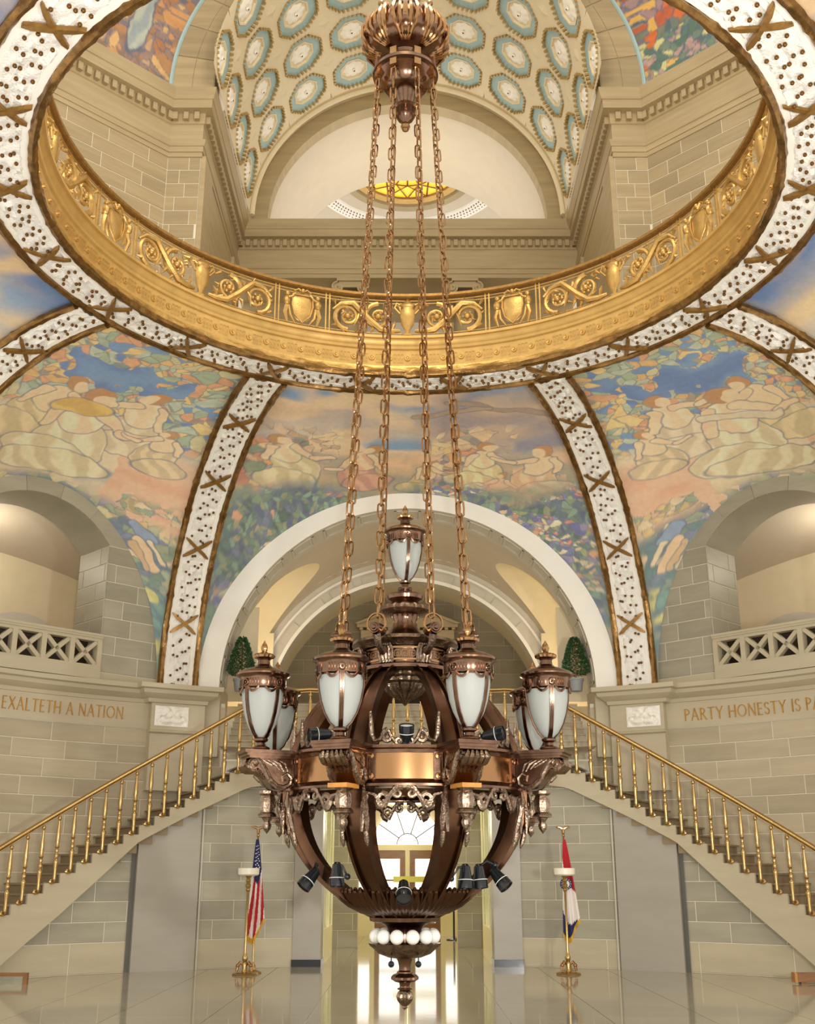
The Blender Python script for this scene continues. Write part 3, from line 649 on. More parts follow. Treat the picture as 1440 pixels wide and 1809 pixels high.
# relief bands ------------------------------------------------------
def relief_band(parent, fr, length, half, cross_t, nt, closed=False):
    """fr(t, w, n): t 0..1 along, w metres across, n metres towards the room"""
    rs = np.random.RandomState(int(length * 100))
    hts = rs.rand(nt + 1, 13)
    if closed: hts[-1] = hts[0]
    def base(u, v):
        i = round(u * nt); j = round(v * 12); w = -half + 2 * half * v
        e = 0 if j in (0, 12) else (.012 if j in (1, 11) else .015 + .07 * hts[i, j])
        return fr(u, w, e)
    b = MB(); b.grid(base, nt, 12); b.build('leaf_relief', 'stucco', parent)
    for sd in (-1, 1):
        b = MB(); b.grid(lambda u, v: fr(u, sd * (half - .09 * v), .045), nt // 2, 1).grid(lambda u, v: fr(u, sd * (half - .09), .045 * v), nt // 2, 1)
        b.build('margin', 'plaster_white', parent)
        b = MB(); npt = nt; pts = [fr(i / npt, sd * (half + .055), .05) for i in range(npt + (0 if closed else 1))]
        nn = Vector(fr(.5, 0, 1)) - Vector(fr(.5, 0, 0))
        b.tube(pts, [.058 + .004 * math.sin(i * 1.9) + (.012 if i % 9 == 0 else 0) for i in range(len(pts))], 12, closed, lob=lambda q, i: 1 + .14 * math.cos(5 * q + i * .25))
        b.build('gilt_moulding', 'gilt_dark', parent)
    kb = MB(); nk = int(length / .12)
    cs = [c for c in cross_t]
    for i in range(nk):
        for q in range(2):
            t = (i + rs.rand() * .7) / nk; 
            if min([abs(t - c) * length for c in cs] + [9]) < .13: continue
            w = (-.5 + ((i * 2 + q) % 5) / 4) * (2 * half - .3) + rs.uniform(-.03, .03)
            p = Vector(fr(t, w, .09)); kb.ball(p, .028, 7, 5)
    kb.build('knobs', 'knob', parent, kind='stuff')
    for c in cs:
        b = MB(); dt = .2 / length
        for q in (-1, 1):
            pts = [(c + dt * x, q * half * .86 * x, .10 + .03 * (1 - x * x)) for x in np.linspace(-1, 1, 7)]
            vs = []; fs = []
            for i, (t, w_, n_) in enumerate(pts):
                x = abs(i - 3) / 3; wd = .040 + .008 * x - .03 * max(0, x - .7) / .3
                # widen along t
                vs += [fr(t - wd / length, w_, n_ + .01 * q), fr(t + wd / length, w_, n_ + .01 * q), fr(t + wd / length, w_, n_ - .05), fr(t - wd / length, w_, n_ - .05)]
            for i in range(6):
                o = i * 4
                for k in range(4): fs.append((o + k, o + (k + 1) % 4, o + 4 + (k + 1) % 4, o + 4 + k))
            fs += [(0, 1, 2, 3), (24, 27, 26, 25)]
            b.add(vs, fs)
        b.build('crossed_ribbon', 'ribbon', parent, False)
def rib_frame(th):
    er = Vector((math.sin(R(th)), math.cos(R(th)), 0)); et = Vector((math.cos(R(th)), -math.sin(R(th)), 0))
    def fr(t, w_, n_):
        ph = t * PI / 2 * .985; a_, b_ = 4.86, 5.07
        r = 5.62 + a_ * math.cos(ph); z = Z0 + b_ * math.sin(ph)
        nr, nz = -b_ * math.cos(ph), -a_ * math.sin(ph); l = math.hypot(nr, nz)
        return tuple(er * (r + (nr / l) * (n_ + .05)) + et * w_ + Vector((0, 0, z + nz / l * (n_ + .05))))
    return fr
names = {-27: 'white stucco dome rib with gilt edges left of the central mural', 27: 'white stucco dome rib with gilt edges right of the central mural', -63: 'white stucco dome rib cut off by the left edge', 63: 'white stucco dome rib cut off by the right edge'}
for th in (-27, 27, -63, 63, -117, 117):
    lb = names.get(th, 'white stucco dome rib behind the camera on the %s' % ('left' if th < 0 else 'right'))
    if abs(th) == 117: lb = 'nearest white stucco dome rib on the %s, beyond the edge of view' % ('left' if th < 0 else 'right')
    rb = thing('dome_rib', lb, 'rib', (0, 0, 0), group='ribs of the lower dome')
    relief_band(rb, rib_frame(th), 7.8, .31, [.173, .383, .589, .800], 110)
ring = thing('oculus_ring', 'great round white stucco ring with crossed ribbons around the oculus', 'ring')
def ring_frame(t, w_, n_):
    a = t * 2 * PI; r = 5.345 + w_
    return (r * math.sin(a), r * math.cos(a), 10.34 - n_)
relief_band(ring, ring_frame, 2 * PI * 5.345, .31, [((k * 18 + 9) % 360) / 360 for k in range(20)], 420, True)
# gilded fascia of the oculus -------------------------------------------
gf = thing('gilded_fascia', 'gilded moulded band lining the oculus under the balustrade', 'moulding')
b = MB(); b.lathe([(5.09, 10.30), (5.02, 10.32), (4.985, 10.36), (4.99, 10.42), (5.03, 10.45), (5.04, 10.50)], 160); b.build('lower_moulding', 'gilt', gf)
b = MB(); b.tube([pol(360 * i / 240, 5.0, 10.39) for i in range(240)], [.05 + .014 * math.sin(i * 2.1) for i in range(240)], 8, True, lob=lambda q, i: 1 + .2 * math.cos(3 * q + i * .7)); b.build('garland', 'gilt', gf)
b = MB(); b.lathe([(5.04, 10.50), (5.02, 10.80)], 160); b.build('fascia_face', 'gilt_fascia', gf)
b = MB(); b.lathe([(5.02, 10.80), (4.99, 10.82), (4.98, 10.87), (5.0, 10.88), (4.95, 10.93), (4.94, 10.99), (4.90, 11.0), (4.90, 11.05), (5.3, 11.06)], 160); b.build('cornice', 'gilt_fascia', gf)
rm_ = MB(); rm_.lathe([(.001, .03), (.02, .035), (.025, .015), (.04, .02), (.055, .018), (.06, 0)], 12); 
for i in range(len(rm_.v)): x, y, z = rm_.v[i]; rm_.v[i] = (x, -z, y)
rme = rm_.mesh('gilt'); kb = MB()
for k in range(96):
    a = 360 * k / 96; link('rosette', rme, gf, pol(a, 5.03, 10.65), (0, 0, -R(a)))
    for q in range(3):
        for (s0, s1, z0, z1) in ((-.35, .35, .07, .085), (-.35, -.27, -.085, .085), (.27, .35, -.085, .085), (-.1, .1, -.03, .02), (-.35, .35, -.085, -.07)):
            aa = a + 360 / 96 * (.3 + .2 * q); e = 360 / 96 * .2
            kb.grid(lambda u, v: pol(aa + e * (s0 + (s1 - s0) * u), 5.012, 10.65 + z0 + (z1 - z0) * v), 1, 1)
kb.build('key_pattern', 'gilt', gf, False, kind='stuff')
# gilded balustrade ------------------------------------------------------
gb = thing('gilded_balustrade', 'gilded openwork balustrade with scrolls, urns and shields around the oculus', 'balustrade')
b = MB(); b.lathe([(5.0, 11.88), (4.97, 11.90), (4.97, 11.95), (5.02, 11.98), (5.1, 11.96), (5.1, 11.88), (5.0, 11.88)], 160); b.build('handrail', 'ribbon', gb)
for z in (11.10, 11.16, 11.78, 11.84):
    b = MB(); b.tube([pol(2 * i, 5.05, z) for i in range(180)], .014, 5, True); b.build('rail', 'gilt', gb)
def bend(b, r=5.05):      # (u metres along, v depth towards room, z) -> around the oculus
    b.v = [pol(math.degrees(x / r), r - y, z) for x, y, z in b.v]; return b
def spiral(cx, cz, r0, r1, a0, turns, n=26):
    return [(cx + (r0 + (r1 - r0) * i / n) * math.cos(a0 + 2 * PI * turns * i / n), 0, cz + (r0 + (r1 - r0) * i / n) * math.sin(a0 + 2 * PI * turns * i / n)) for i in range(n + 1)]
HB = 11.47
def post(b, x):
    for dx in (-.035, .035): b.box(x + dx - .012, x + dx + .012, -.015, .02, 11.06, 11.9)
    return b
pm = bend(post(MB(), 0)).mesh('gilt', False)
sb = MB()
for sg in (-1, 1):
    n = 26; tp = [.05 - .03 * i / n for i in range(n + 1)]
    sp1 = spiral(sg * .55, HB + .02, .27, .07, PI / 2 if sg > 0 else PI / 2, -1.4 * sg); sb.tube(sp1, tp, 7)
    sp2 = spiral(sg * 1.12, HB - .02, .27, .07, -PI / 2, 1.4 * sg); sb.tube(sp2, tp, 7)
    sb.tube([(sg * .14, 0, HB - .25), (sg * .3, .02, HB - .27), (sg * .5, .02, HB - .24), (sg * .72, .02, HB - .05), (sg * .86, .02, HB + .1), (sg * 1.02, .02, HB + .26), (sg * 1.25, 0, HB + .24), (sg * 1.4, 0, HB + .1)], [.03, .05, .06, .06, .06, .055, .04, .02], 7)
    for (cx, cz) in ((.55, HB + .02), (1.12, HB - .02)):
        sb.ball((sg * cx, .02, cz), .06, 8, 5)
        for k in range(6): sb.ball((sg * cx + .085 * math.cos(k * PI / 3), .01, cz + .085 * math.sin(k * PI / 3)), .032, 6, 4)
    for (x0, z0, x1, z1) in ((.3, -.27, .24, -.05), (.4, .27, .26, .2), (.85, .1, .78, .27), (.9, .1, 1.0, -.2), (1.35, .2, 1.42, .28), (1.3, -.25, 1.42, -.22), (.75, -.1, .84, -.27), (.62, -.2, .7, -.32), (.2, .28, .12, .12)):
        sb.tube([(sg * x0, 0, HB + z0), (sg * (x0 + x1) / 2 + .02, .03, HB + (z0 + z1) / 2 + .02), (sg * x1, 0, HB + z1)], [.012, .035, .008], 6)
rs_ = np.random.RandomState(4)
for i in range(46):
    x0, z0 = rs_.uniform(-1.42, 1.42), rs_.uniform(-.33, .33)
    if abs(x0) < .18: continue
    a_ = rs_.uniform(0, 2 * PI); l_ = rs_.uniform(.08, .15)
    sb.tube([(x0, -.01, HB + z0), (x0 + l_ * .5 * math.cos(a_), .015, HB + z0 + l_ * .5 * math.sin(a_)), (x0 + l_ * math.cos(a_ + .6), -.01, max(11.08, min(11.86, HB + z0 + l_ * math.sin(a_ + .6))))], [.01, .024, .005], 5)
sm = bend(sb).mesh('gilt')
ub = MB(); ub.lathe([(.001, -.36), (.1, -.36), (.11, -.32), (.04, -.28), (.05, -.24), (.12, -.12), (.14, .05), (.15, .16), (.11, .2), (.12, .24), (.16, .27), (.12, .3), (.05, .36), (.03, .42), (.001, .44)], 14, (0, 0, HB))
ub.v = [(x, y * .5, z) for x, y, z in ub.v]
for sg in (-1, 1): ub.tube([(sg * .14, 0, HB + .1), (sg * .24, 0, HB + .22), (sg * .2, 0, HB + .32), (sg * .12, 0, HB + .26)], .022, 6)
um = bend(ub).mesh('gilt')
hb = MB()
def shl(u, v):
    x = (u - .5) * 2; z = (v - .5) * 2; wd = .19 * (1 - max(0, -z) ** 2.2) ** .5 * (1 - .25 * max(0, z - .6)) if abs(z) < 1 else .01
    return (wd * x, .035 * (1 - x * x) * (1 - z ** 4) + .015, HB - .01 + .27 * z)
hb.grid(shl, 10, 14)
hb.tube([(sx_, .03, HB - .01 + sz_) for sx_, sz_ in ((0, .27), (.19, .27), (.2, .05), (.15, -.14), (0, -.29), (-.15, -.14), (-.2, .05), (-.19, .27))], .018, 6, True)
for sg in (-1, 1):
    hb.ball((sg * .29, .02, HB + .25), .05, 8, 6); hb.ball((sg * .30, .015, HB + .10), .07, 8, 6, 1.5); hb.tube([(sg * .29, .01, HB), (sg * .33, .02, HB - .14), (sg * .28, .01, HB - .33)], [.05, .045, .02], 7)
    hb.tube([(sg * .27, .03, HB + .17), (sg * .2, .04, HB + .2), (sg * .14, .03, HB + .29)], [.028, .024, .016], 6); hb.tube([(sg * .26, 0, HB + .02), (sg * .23, .02, HB - .18), (sg * .13, .01, HB - .33)], [.03, .034, .015], 6)
    hb.tube([(0, .02, HB + .31), (sg * .08, .02, HB + .38), (sg * .16, .02, HB + .33), (sg * .12, .02, HB + .3)], [.03, .026, .02, .012], 6)
hb.ball((0, .03, HB + .35), .05, 8, 5)
hm = bend(hb).mesh('gilt')
for k in range(8):
    link('scrollwork', sm, gb, rot=(0, 0, -R(45 * k))); link('urn', um, gb, rot=(0, 0, -R(45 * k))); link('shield', hm, gb, rot=(0, 0, -R(45 * k + 22.5)))
    for a in (17, 28): link('post', pm, gb, rot=(0, 0, -R(45 * k + a)))
# ================================================================== UPPER HALL seen through the oculus
b = MB(); b.lathe([(5.3, 11.04), (12.5, 11.04)], 48); struct('floor_gallery', b, 'stone_up_plain')
CT = 18.73
WALL = [(-9.2, 4.1), (-5.42, 7.9), (-4.68, 7.9), (-4.68, 13.25)]
for sd, nm in ((-1, 'left'), (1, 'right')):
    P = [(-sd * x, y) for x, y in WALL]
    b = MB(); pa = P if sd < 0 else P
    b.sweep(P, [(0, 11.0), (0, CT)]); uw = struct('wall_upper_pier_' + nm, b, 'mortar')
    dx, dy = P[1][0] - P[0][0], P[1][1] - P[0][1]; l = math.hypot(dx, dy)
    if sd < 0:
        wall_blocks(uw, P[0], (dx / l, dy / l), 0, l, 11.1, 17.08, .36, 1.0, 'stone_up')
        wall_blocks(uw, P[1], (1, 0), 0, .74, 11.1, 17.08, .36, .56, 'stone_up')
    else:
        wall_blocks(uw, P[1], (-dx / l, -dy / l), 0, l, 11.1, 17.08, .36, 1.0, 'stone_up')
        wall_blocks(uw, P[2], (1, 0), 0, .74, 11.1, 17.08, .36, .56, 'stone_up')
    b = MB(); x0, x1 = sorted((sd * 4.64, sd * 4.68)); b.box(x0, x1, 8.0, 13.2, 11.0, 17.1); b.box(*sorted((sd * 4.56, sd * 4.675)), 7.905, 8.8, 11.0, 17.1); b.box(*sorted((sd * 4.56, sd * 4.68)), 12.2, 13.2, 11.0, 17.1); b.build('pilaster', 'stone_up_plain', uw, False)
# continuous entablature
EP = [(0, 17.06), (.03, 17.06), (.03, 17.18), (.05, 17.18), (.05, 17.32), (.07, 17.33), (.10, 17.42), (.10, 17.48), (.02, 17.49), (.02, 17.92), (.05, 17.94), (.05, 17.98), (.06, 18.2), (.10, 18.22), (.22, 18.24), (.23, 18.45), (.25, 18.46), (.30, 18.60), (.32, 18.73), (-.3, 18.74)]
full = WALL + [(4.68, 13.25), (4.68, 7.9), (5.42, 7.9), (9.2, 4.1)]
b = MB(); b.sweep(full, [(-o, z) for o, z in EP])
en = b.build('trim_entablature', 'stone_up_plain', None, True, 20); en['kind'] = 'structure'
dm = MB().box(-.055, .055, -.1, 0, 18.0, 18.19).mesh('stone_up_plain', False)
for i in range(len(full) - 1):
    p = Vector(full[i]); q = Vector(full[i + 1]); d = (q - p); l = d.length; d.normalize(); nrm = Vector((d.y, -d.x)); n = int(l / .2)
    for k in range(n):
        c = p + d * (l * (k + .5) / n) + nrm * .05
        link('dentil', dm, en, (c.x, c.y, 0), (0, 0, math.atan2(d.y, d.x)))
# frontal arch
ua = struct('wall_upper_arch', MB().grid(lambda u, v: arch_pt(4.42 + 1.0 * v, PI * u, 7.62, CT), 64, 1), 'stone_up_plain', None, True)
b = MB(); b.grid(lambda u, v: arch_pt(4.42, PI * u, 7.62 + .55 * v, CT), 64, 1); b.build('soffit', 'stone_up_plain', ua)
b = MB(); b.tube([arch_pt(5.42, PI * i / 60, 7.6, CT) for i in range(61)], .05, 6); b.build('blue_border', 'coffer_blue', ua)
for k in range(19):
    a0, a1 = PI * k / 19 + .003, PI * (k + 1) / 19 - .003
    b = MB()
    for (r0, r1) in ((4.44, 4.92), (4.93, 5.37)):
        b.grid(lambda u, v: arch_pt(r0 + (r1 - r0) * v, a0 + (a1 - a0) * u, 7.605), 3, 1).grid(lambda u, v: arch_pt(r1, a0 + (a1 - a0) * u, 7.605 + .02 * v), 3, 1)
    b.v = [(x, y, z - AZ + CT) for x, y, z in b.v]; b.build('voussoir', 'stone_up', ua, False)
# coffered barrel
cf = tag(thing('ceiling_coffered_vault', None, None), kind='structure'); RB = 4.3; PY = 1.45; DA = R(20)
def cy(x, y, e): a = x / RB; return ((RB + e) * math.sin(a), y, (RB + e) * math.cos(a))
HX, HY = RB * DA / 2, PY / 2
def ringpts(kind, s, n=32):
    o = []
    for i in range(n):
        a = 2 * PI * i / n + PI / 8
        if kind == 'oct':
            q = ((a - PI / 8) % (PI / 4)) - PI / 8; r = s * math.cos(PI / 8) / math.cos(q); o.append((r * math.cos(a), r * math.sin(a)))
        else:
            c, s2 = math.cos(a), math.sin(a); t = min(HX / max(abs(c), 1e-6), HY / max(abs(s2), 1e-6)); o.append((t * c, t * s2))
    return o
def rings(b, lst, cap=False):
    n = 32; vs = []
    for (kind, s, e) in lst: vs += [cy(x, y, e) for x, y in ringpts(kind, s)]
    fs = [(j * n + i, j * n + (i + 1) % n, (j + 1) * n + (i + 1) % n, (j + 1) * n + i) for j in range(len(lst) - 1) for i in range(n)]
    if cap: fs.append(tuple((len(lst) - 1) * n + i for i in range(n)))
    return b.add(vs, fs)
m1 = rings(MB(), [('sq', 1, 0), ('oct', .68, 0), ('oct', .68, .05)]).mesh('plaster_cream', True, 20)
m2 = rings(MB(), [('oct', .68, .05), ('oct', .62, .045), ('oct', .41, .06)]).mesh('coffer_blue', True, 20)
m3 = rings(MB(), [('oct', .41, .045), ('oct', .37, .045), ('oct', .35, .09), ('oct', .01, .09)], True).mesh('plaster_cream', True, 20)
rb_ = MB()
def rose(u, v):
    a = 2 * PI * u; r = .28 * v * (1 + .1 * math.cos(8 * a)); return cy(r * math.cos(a), r * math.sin(a), .085 - .06 * math.sin(PI * min(1, v * 1.05)))
rb_.grid(rose, 32, 5); rb_.ball((0, 0, RB + .03), .04, 8, 5); m4 = rb_.mesh('plaster_white')
kb = MB().ball((0, 0, RB + .0), .025, 6, 4); m5 = kb.mesh('knob')
tb = MB(); n = 32
for i in range(n):
    a = 2 * PI * (i + .5) / n + PI / 8; q = ((a - PI / 8) % (PI / 4)) - PI / 8; r = .655 * math.cos(PI / 8) / math.cos(q); x, y = r * math.cos(a), r * math.sin(a)
    c, s = math.cos(a), math.sin(a)
    vs = []
    for e in (-.045, .06):
        for (p, t) in ((-.028, -.026), (.028, -.026), (.028, .026), (-.028, .026)): vs.append(cy(x + c * p - s * t, y + s * p + c * t, e))
    tb.add(vs, [(0, 1, 2, 3), (0, 1, 5, 4), (1, 2, 6, 5), (2, 3, 7, 6), (3, 0, 4, 7)])
m6 = tb.mesh('coffer_tooth', False)
lz = MB(); lz.add([cy(.2, 0, 0), cy(0, .2, 0), cy(-.2, 0, 0), cy(0, -.2, 0), cy(0, 0, -.05), ], [(0, 1, 4), (1, 2, 4), (2, 3, 4), (3, 0, 4)]); m7 = lz.mesh('plaster_cream', False)
for r_ in range(4):
    for k in range(-4, 5):
        lo = (0, 11.9 - PY * r_ + .0, CT); ro = (0, R(20 * k), 0)
        cc = link('coffer', m1, cf, lo, ro)
        for nm_, mm in (('coffer_panel', m3), ('coffer_frame', m2), ('rosette', m4), ('rosette_boss', m5), ('coffer_teeth', m6)): link(nm_, mm, cc)
        if k < 4 and r_ < 3: link('lozenge', m7, cf, (0, 11.9 - PY * r_ - PY / 2, CT), (0, R(20 * k + 10), 0))
b = MB(); b.grid(lambda u, v: arch_pt(4.3, PI * u, 12.62 + .5 * v, CT), 48, 1); b.tube([arch_pt(4.24, PI * i / 48, 12.75, CT) for i in range(49)], .07, 8); b.build('end_moulding', 'plaster_cream', cf)
# dark stone arch, plain vault, domed hall beyond
da = struct('wall_upper_inner_arch', MB().grid(lambda u, v: arch_pt(3.86 + .6 * v, PI * u, 13.05, CT), 48, 1).grid(lambda u, v: arch_pt(3.86, PI * u, 13.05 + .4 * v, CT), 48, 1), 'stone_up_plain', None, True)
b = MB(); b.grid(lambda u, v: arch_pt(3.9, PI * u, 13.4 + 3.4 * v, CT), 48, 1); b.build('plain_vault', 'plaster_beige', da)
b = MB(); b.grid(lambda u, v: arch_pt(3.9 + 5 * v, PI * u, 16.8, CT), 48, 1); b.build('far_face', 'plaster_beige', da)
dc_ = tag(thing('ceiling_far_dome', None, None), kind='structure'); DCY, DCZ = 21.0, 26.0
for (nm_, prof, m) in (('white_ring', [(12, -.6), (6, -.3), (3.75, -.05)], 'plaster_beige'), ('speckled_ring', [(3.75, -.05), (3.72, -.12), (3.2, -.06), (3.15, 0)], 'stucco'), ('inner_ring', [(3.15, 0), (2.6, .06)], 'plaster_beige'), ('grey_moulding', [(2.6, .06), (2.55, -.08), (2.3, -.04), (2.25, .1)], 'stone_up_plain'), ('gilt_moulding', [(2.25, .1), (2.2, .02), (1.95, .06), (1.9, .2)], 'gilt_fascia')):
    b = MB(); b.lathe(prof, 64, (0, DCY, DCZ)); b.build(nm_, m, dc_)
kb = MB()
for i in range(150):
    for r_ in (3.3, 3.45, 3.6): kb.ball((r_ * math.sin(2 * PI * (i + r_ * 3) / 150), DCY + r_ * math.cos(2 * PI * (i + r_ * 3) / 150), DCZ - .1), .03, 5, 3)
kb.build('knobs', 'knob', dc_, kind='stuff')
b = MB(); b.lathe([(1.92, .12), (.001, .12)], 48, (0, DCY, DCZ)); gl = b.build('amber_skylight', 'amber_glass', dc_)
b = MB()
for i in range(16):
    a0, a1 = 2 * PI * i / 16, 2 * PI * (i + 1) / 16
    for (p, q, r0, r1) in ((a0, a1, 1.9, 1.1), (a1, a0, 1.9, 1.1), (a0, a0, 1.1, .1)):
        b.tube([(r0 * math.sin(p), DCY + r0 * math.cos(p), DCZ + .08), (r1 * math.sin(q), DCY + r1 * math.cos(q), DCZ + .08)], .03, 4)
for r_ in (1.1, 1.88): b.tube([(r_ * math.sin(2 * PI * i / 40), DCY + r_ * math.cos(2 * PI * i / 40), DCZ + .08) for i in range(40)], .03, 4, True)
b.build('leading', 'gilt_dark', gl)
# screen wall with Ionic columns behind the gallery
scn = struct('wall_gallery_back', MB().box(-4.7, 4.7, 14.6, 14.8, 11, 17.6).box(-4.7, 4.7, 13.25, 14.6, 17.06, 17.2), 'stone_up_plain')
b = MB(); b.box(-1.3, 1.3, 14.54, 14.6, 12, 16.4); b.build('window', 'plaster_grey', scn, False)
for sd in (-1, 1):
    ic = thing('ionic_column', 'stone Ionic column on the gallery, %s of the two capitals above the balustrade' % ('left' if sd < 0 else 'right'), 'column', (sd * 1.56, 13.45, 11.06), group='gallery columns')
    b = MB(); b.lathe([(.36, 0), (.36, .1), (.3, .15), (.33, .22), (.27, .3), (.27, 2), (.25, 5.5), (.28, 5.54), (.28, 5.58)], 24); b.build('shaft', 'stone_up_plain', ic)
    b = MB(); b.box(-.36, .36, -.3, .3, 5.88, 6.0); b.box(-.3, .3, -.25, .25, 5.7, 5.88); b.build('abacus', 'stone_up_plain', ic, False)
    for q in (-1, 1):
        b = MB(); b.tube([(q * .34 + (.17 - .014 * i) * math.cos(PI / 2 - q * i * .55), -.3, 5.68 + (.17 - .014 * i) * math.sin(PI / 2 - q * i * .55)) for i in range(12)], .035, 6)
        b.lathe([(.001, -.28), (.15, -.28), (.15, .28), (.001, .28)], 16, M=Matrix.Translation((q * .34, 0, 5.68)) @ Matrix.Rotation(PI / 2, 4, 'X')); b.build('volute', 'stone_up_plain', ic)
# pendentive paintings above the diagonal piers
for sd, nm in ((-1, 'left'), (1, 'right')):
    V = []; n = 130; mm_ = 130
    for j in range(n + 1):
        a = R(1 + 66 * j / n); z = CT + 5.42 * math.sin(a)
        A = Vector((sd * 5.42 * math.cos(a), 7.62, z)); B_ = Vector((sd * 7.62, 5.42 * math.cos(a), z))
        for i in range(mm_ + 1):
            t = i / mm_; p = A.lerp(B_, t); bl_ = .25 * math.sin(PI * t) * math.sin(a); V.append((p.x + sd * bl_, p.y + bl_, p.z))
    k = mm_ + 1; F = [(j * k + i, j * k + i + 1, (j + 1) * k + i + 1, (j + 1) * k + i) for j in range(n) for i in range(mm_)]
    me = bpy.data.meshes.new('pendentive'); me.from_pydata(V, [], F); me.materials.append(MATS['mural']); me.polygons.foreach_set('use_smooth', [True] * len(F))
    S_ = np.array([math.hypot(v[0] - sd * 5.42, v[1] - 7.62) for v in V]); M_ = np.array([v[2] - CT for v in V])
    pp = Paint(S_, M_, 21 if sd < 0 else 24, (160, 120, 84))
    if sd < 0:
        pp.blend((176, 130, 88), (140, 110, 90), 1.4); pp.cells(np.ones(len(S_)), 16, [(196, 144, 92), (170, 120, 80), (150, 122, 106), (206, 166, 110), (120, 112, 120), (186, 150, 116)], .03, .8); pp.ell(.9, 1.3, .25, .9, 10, (176, 180, 166), (150, 160, 160), folds=4)
    else:
        pp.blend((150, 96, 70), (110, 120, 110), 1.2); pp.cells(np.ones(len(S_)), 22, [(186, 96, 60), (206, 110, 56), (120, 124, 100), (160, 130, 130), (214, 170, 90), (90, 110, 110)], .03, .8); pp.cells((M_ < 1.1) * 1., 30, [(196, 190, 130), (90, 116, 100), (180, 150, 140), (110, 130, 110)], .03, .8)
    at = me.color_attributes.new('paint', 'FLOAT_COLOR', 'POINT'); at.data.foreach_set('color', np.c_[np.clip(pp.c, 0, 1), np.ones(len(V))].astype(np.float32).ravel())
    link('pendentive_mural', me, None, label='painted pendentive above the %s upper pier cornice' % nm, cat='mural', group='upper pendentive paintings')
# ================================================================== STAIRS AND RAILINGS
DST = 1.79; RIS = DST * .0925
sb = MB()
def sect(b, a0, a1, r0, r1, z0, z1, n=3):
    vs = []
    for i in range(n + 1):
        a = a0 + (a1 - a0) * i / n
        vs += [pol(a, r0, z0), pol(a, r1, z0), pol(a, r1, z1), pol(a, r0, z1)]
    fs = [(i * 4 + q, i * 4 + (q + 1) % 4, i * 4 + 4 + (q + 1) % 4, i * 4 + 4 + q) for i in range(n) for q in range(4)] + [(0, 3, 2, 1), (n * 4, n * 4 + 1, n * 4 + 2, n * 4 + 3)]
    return b.add(vs, fs)
stepm = {}
for sd in (-1, 1):
    b = MB(); sect(b, *sorted((0, sd * (DST + .3))), 8.97, 10.36, -.03, 0); sect(b, *sorted((0, sd * DST)), 8.97, 10.36, -RIS - .16, -.03); stepm[sd] = b.mesh('stone_tread', False)
bm = MB(); bm.lathe([(.018, 0), (.022, .06), (.02, .16), (.03, .30), (.032, .33), (.018, .36), (.026, .40), (.026, .43), (.016, .46), (.024, .50), (.016, .53), (.028, .56), (.018, .60), (.027, .66), (.024, .80), (.013, .98), (.013, 1.0), (.024, 1.02), (.024, 1.05), (.014, 1.07), (.014, 1.13)], 10)
bm.ball((0, .07, -.01), .045, 10, 6); bm.tube([(0, 0, .03), (0, .02, -.02), (0, .07, -.03)], .028, 6)
bm.v = [(x * 1.4, y * (1.4 if y < .04 else 1), z) for x, y, z in bm.v]; balm = bm.mesh('brass')
for sd, nm in ((-1, 'left'), (1, 'right')):
    st = thing('staircase', 'curved stone staircase rising from the %s edge towards the central landing' % nm, 'staircase', group='twin curved staircases')
    for k in range(23):
        a = 17 + DST * k; link('step', stepm[sd], st, (0, 0, 3.98 - RIS * (k + 1)), (0, 0, -R(sd * a)))
    b = MB()
    for k in range(23):
        z = 3.98 - RIS * (k + 1); a0, a1 = 17 + DST * k, 17 + DST * (k + 1)
        for (p, q) in ((a0, (a0 + a1) / 2), ((a0 + a1) / 2, a1)):
            zp, zq = min(zbot(p), z), min(zbot(q), z)
            b.add([pol(sd * p, 8.92, zp), pol(sd * q, 8.92, zq), pol(sd * q, 8.92, z), pol(sd * p, 8.92, z), pol(sd * p, 9.16, zp), pol(sd * q, 9.16, zq), pol(sd * q, 9.16, z), pol(sd * p, 9.16, z)],
                  [(0, 1, 2, 3), (3, 2, 6, 7), (0, 4, 5, 1)])
        b.add([pol(sd * a0, 8.92, z), pol(sd * a0, 9.16, z), pol(sd * a0, 9.16, z + RIS), pol(sd * a0, 8.92, z + RIS)], [(0, 1, 2, 3)])
    b.build('stringer', 'stone_plain', st, False)
    rl = thing('stair_railing', 'brass railing with turned balusters along the %s staircase' % nm, 'railing', group='brass stair railings')
    pts = []
    for a in np.linspace(61, 14.2, 90):
        z = zline(a) + 1.10
        if a < 18.5: z = 5.12 + .0 * a if a < 16 else min(zline(a) + 1.10 + .02 * (18.5 - a), 5.14)
        pts.append(pol(sd * a, 8.85, z))
    b = MB(); b.tube(pts, .045, 10, flat=.8); b.tube([(x, y, z - .05) for x, y, z in pts], .028, 6, flat=.5); b.build('handrail', 'brass', rl)
    for k in range(24):
        a = 17 + DST * (k + .5); link('baluster', balm, rl, pol(sd * a, 8.85, zline(a) - .05), (0, 0, -R(sd * a)))
lr = thing('landing_railing', 'level brass railing across the front of the stair landing', 'railing')
b = MB(); pts = [pol(a, 8.85, 5.14 if abs(a) < 13 else 5.14 - .02 * (abs(a) - 13)) for a in np.linspace(-14.2, 14.2, 40)]
b.tube(pts, .045, 10, flat=.8); b.tube([(x, y, z - .05) for x, y, z in pts], .028, 6, flat=.5); b.build('handrail', 'brass', lr)
for k in range(17):
    a = -14.4 + 1.8 * k; link('baluster', balm, lr, pol(a, 8.85, 4.0), (0, 0, -R(a)))
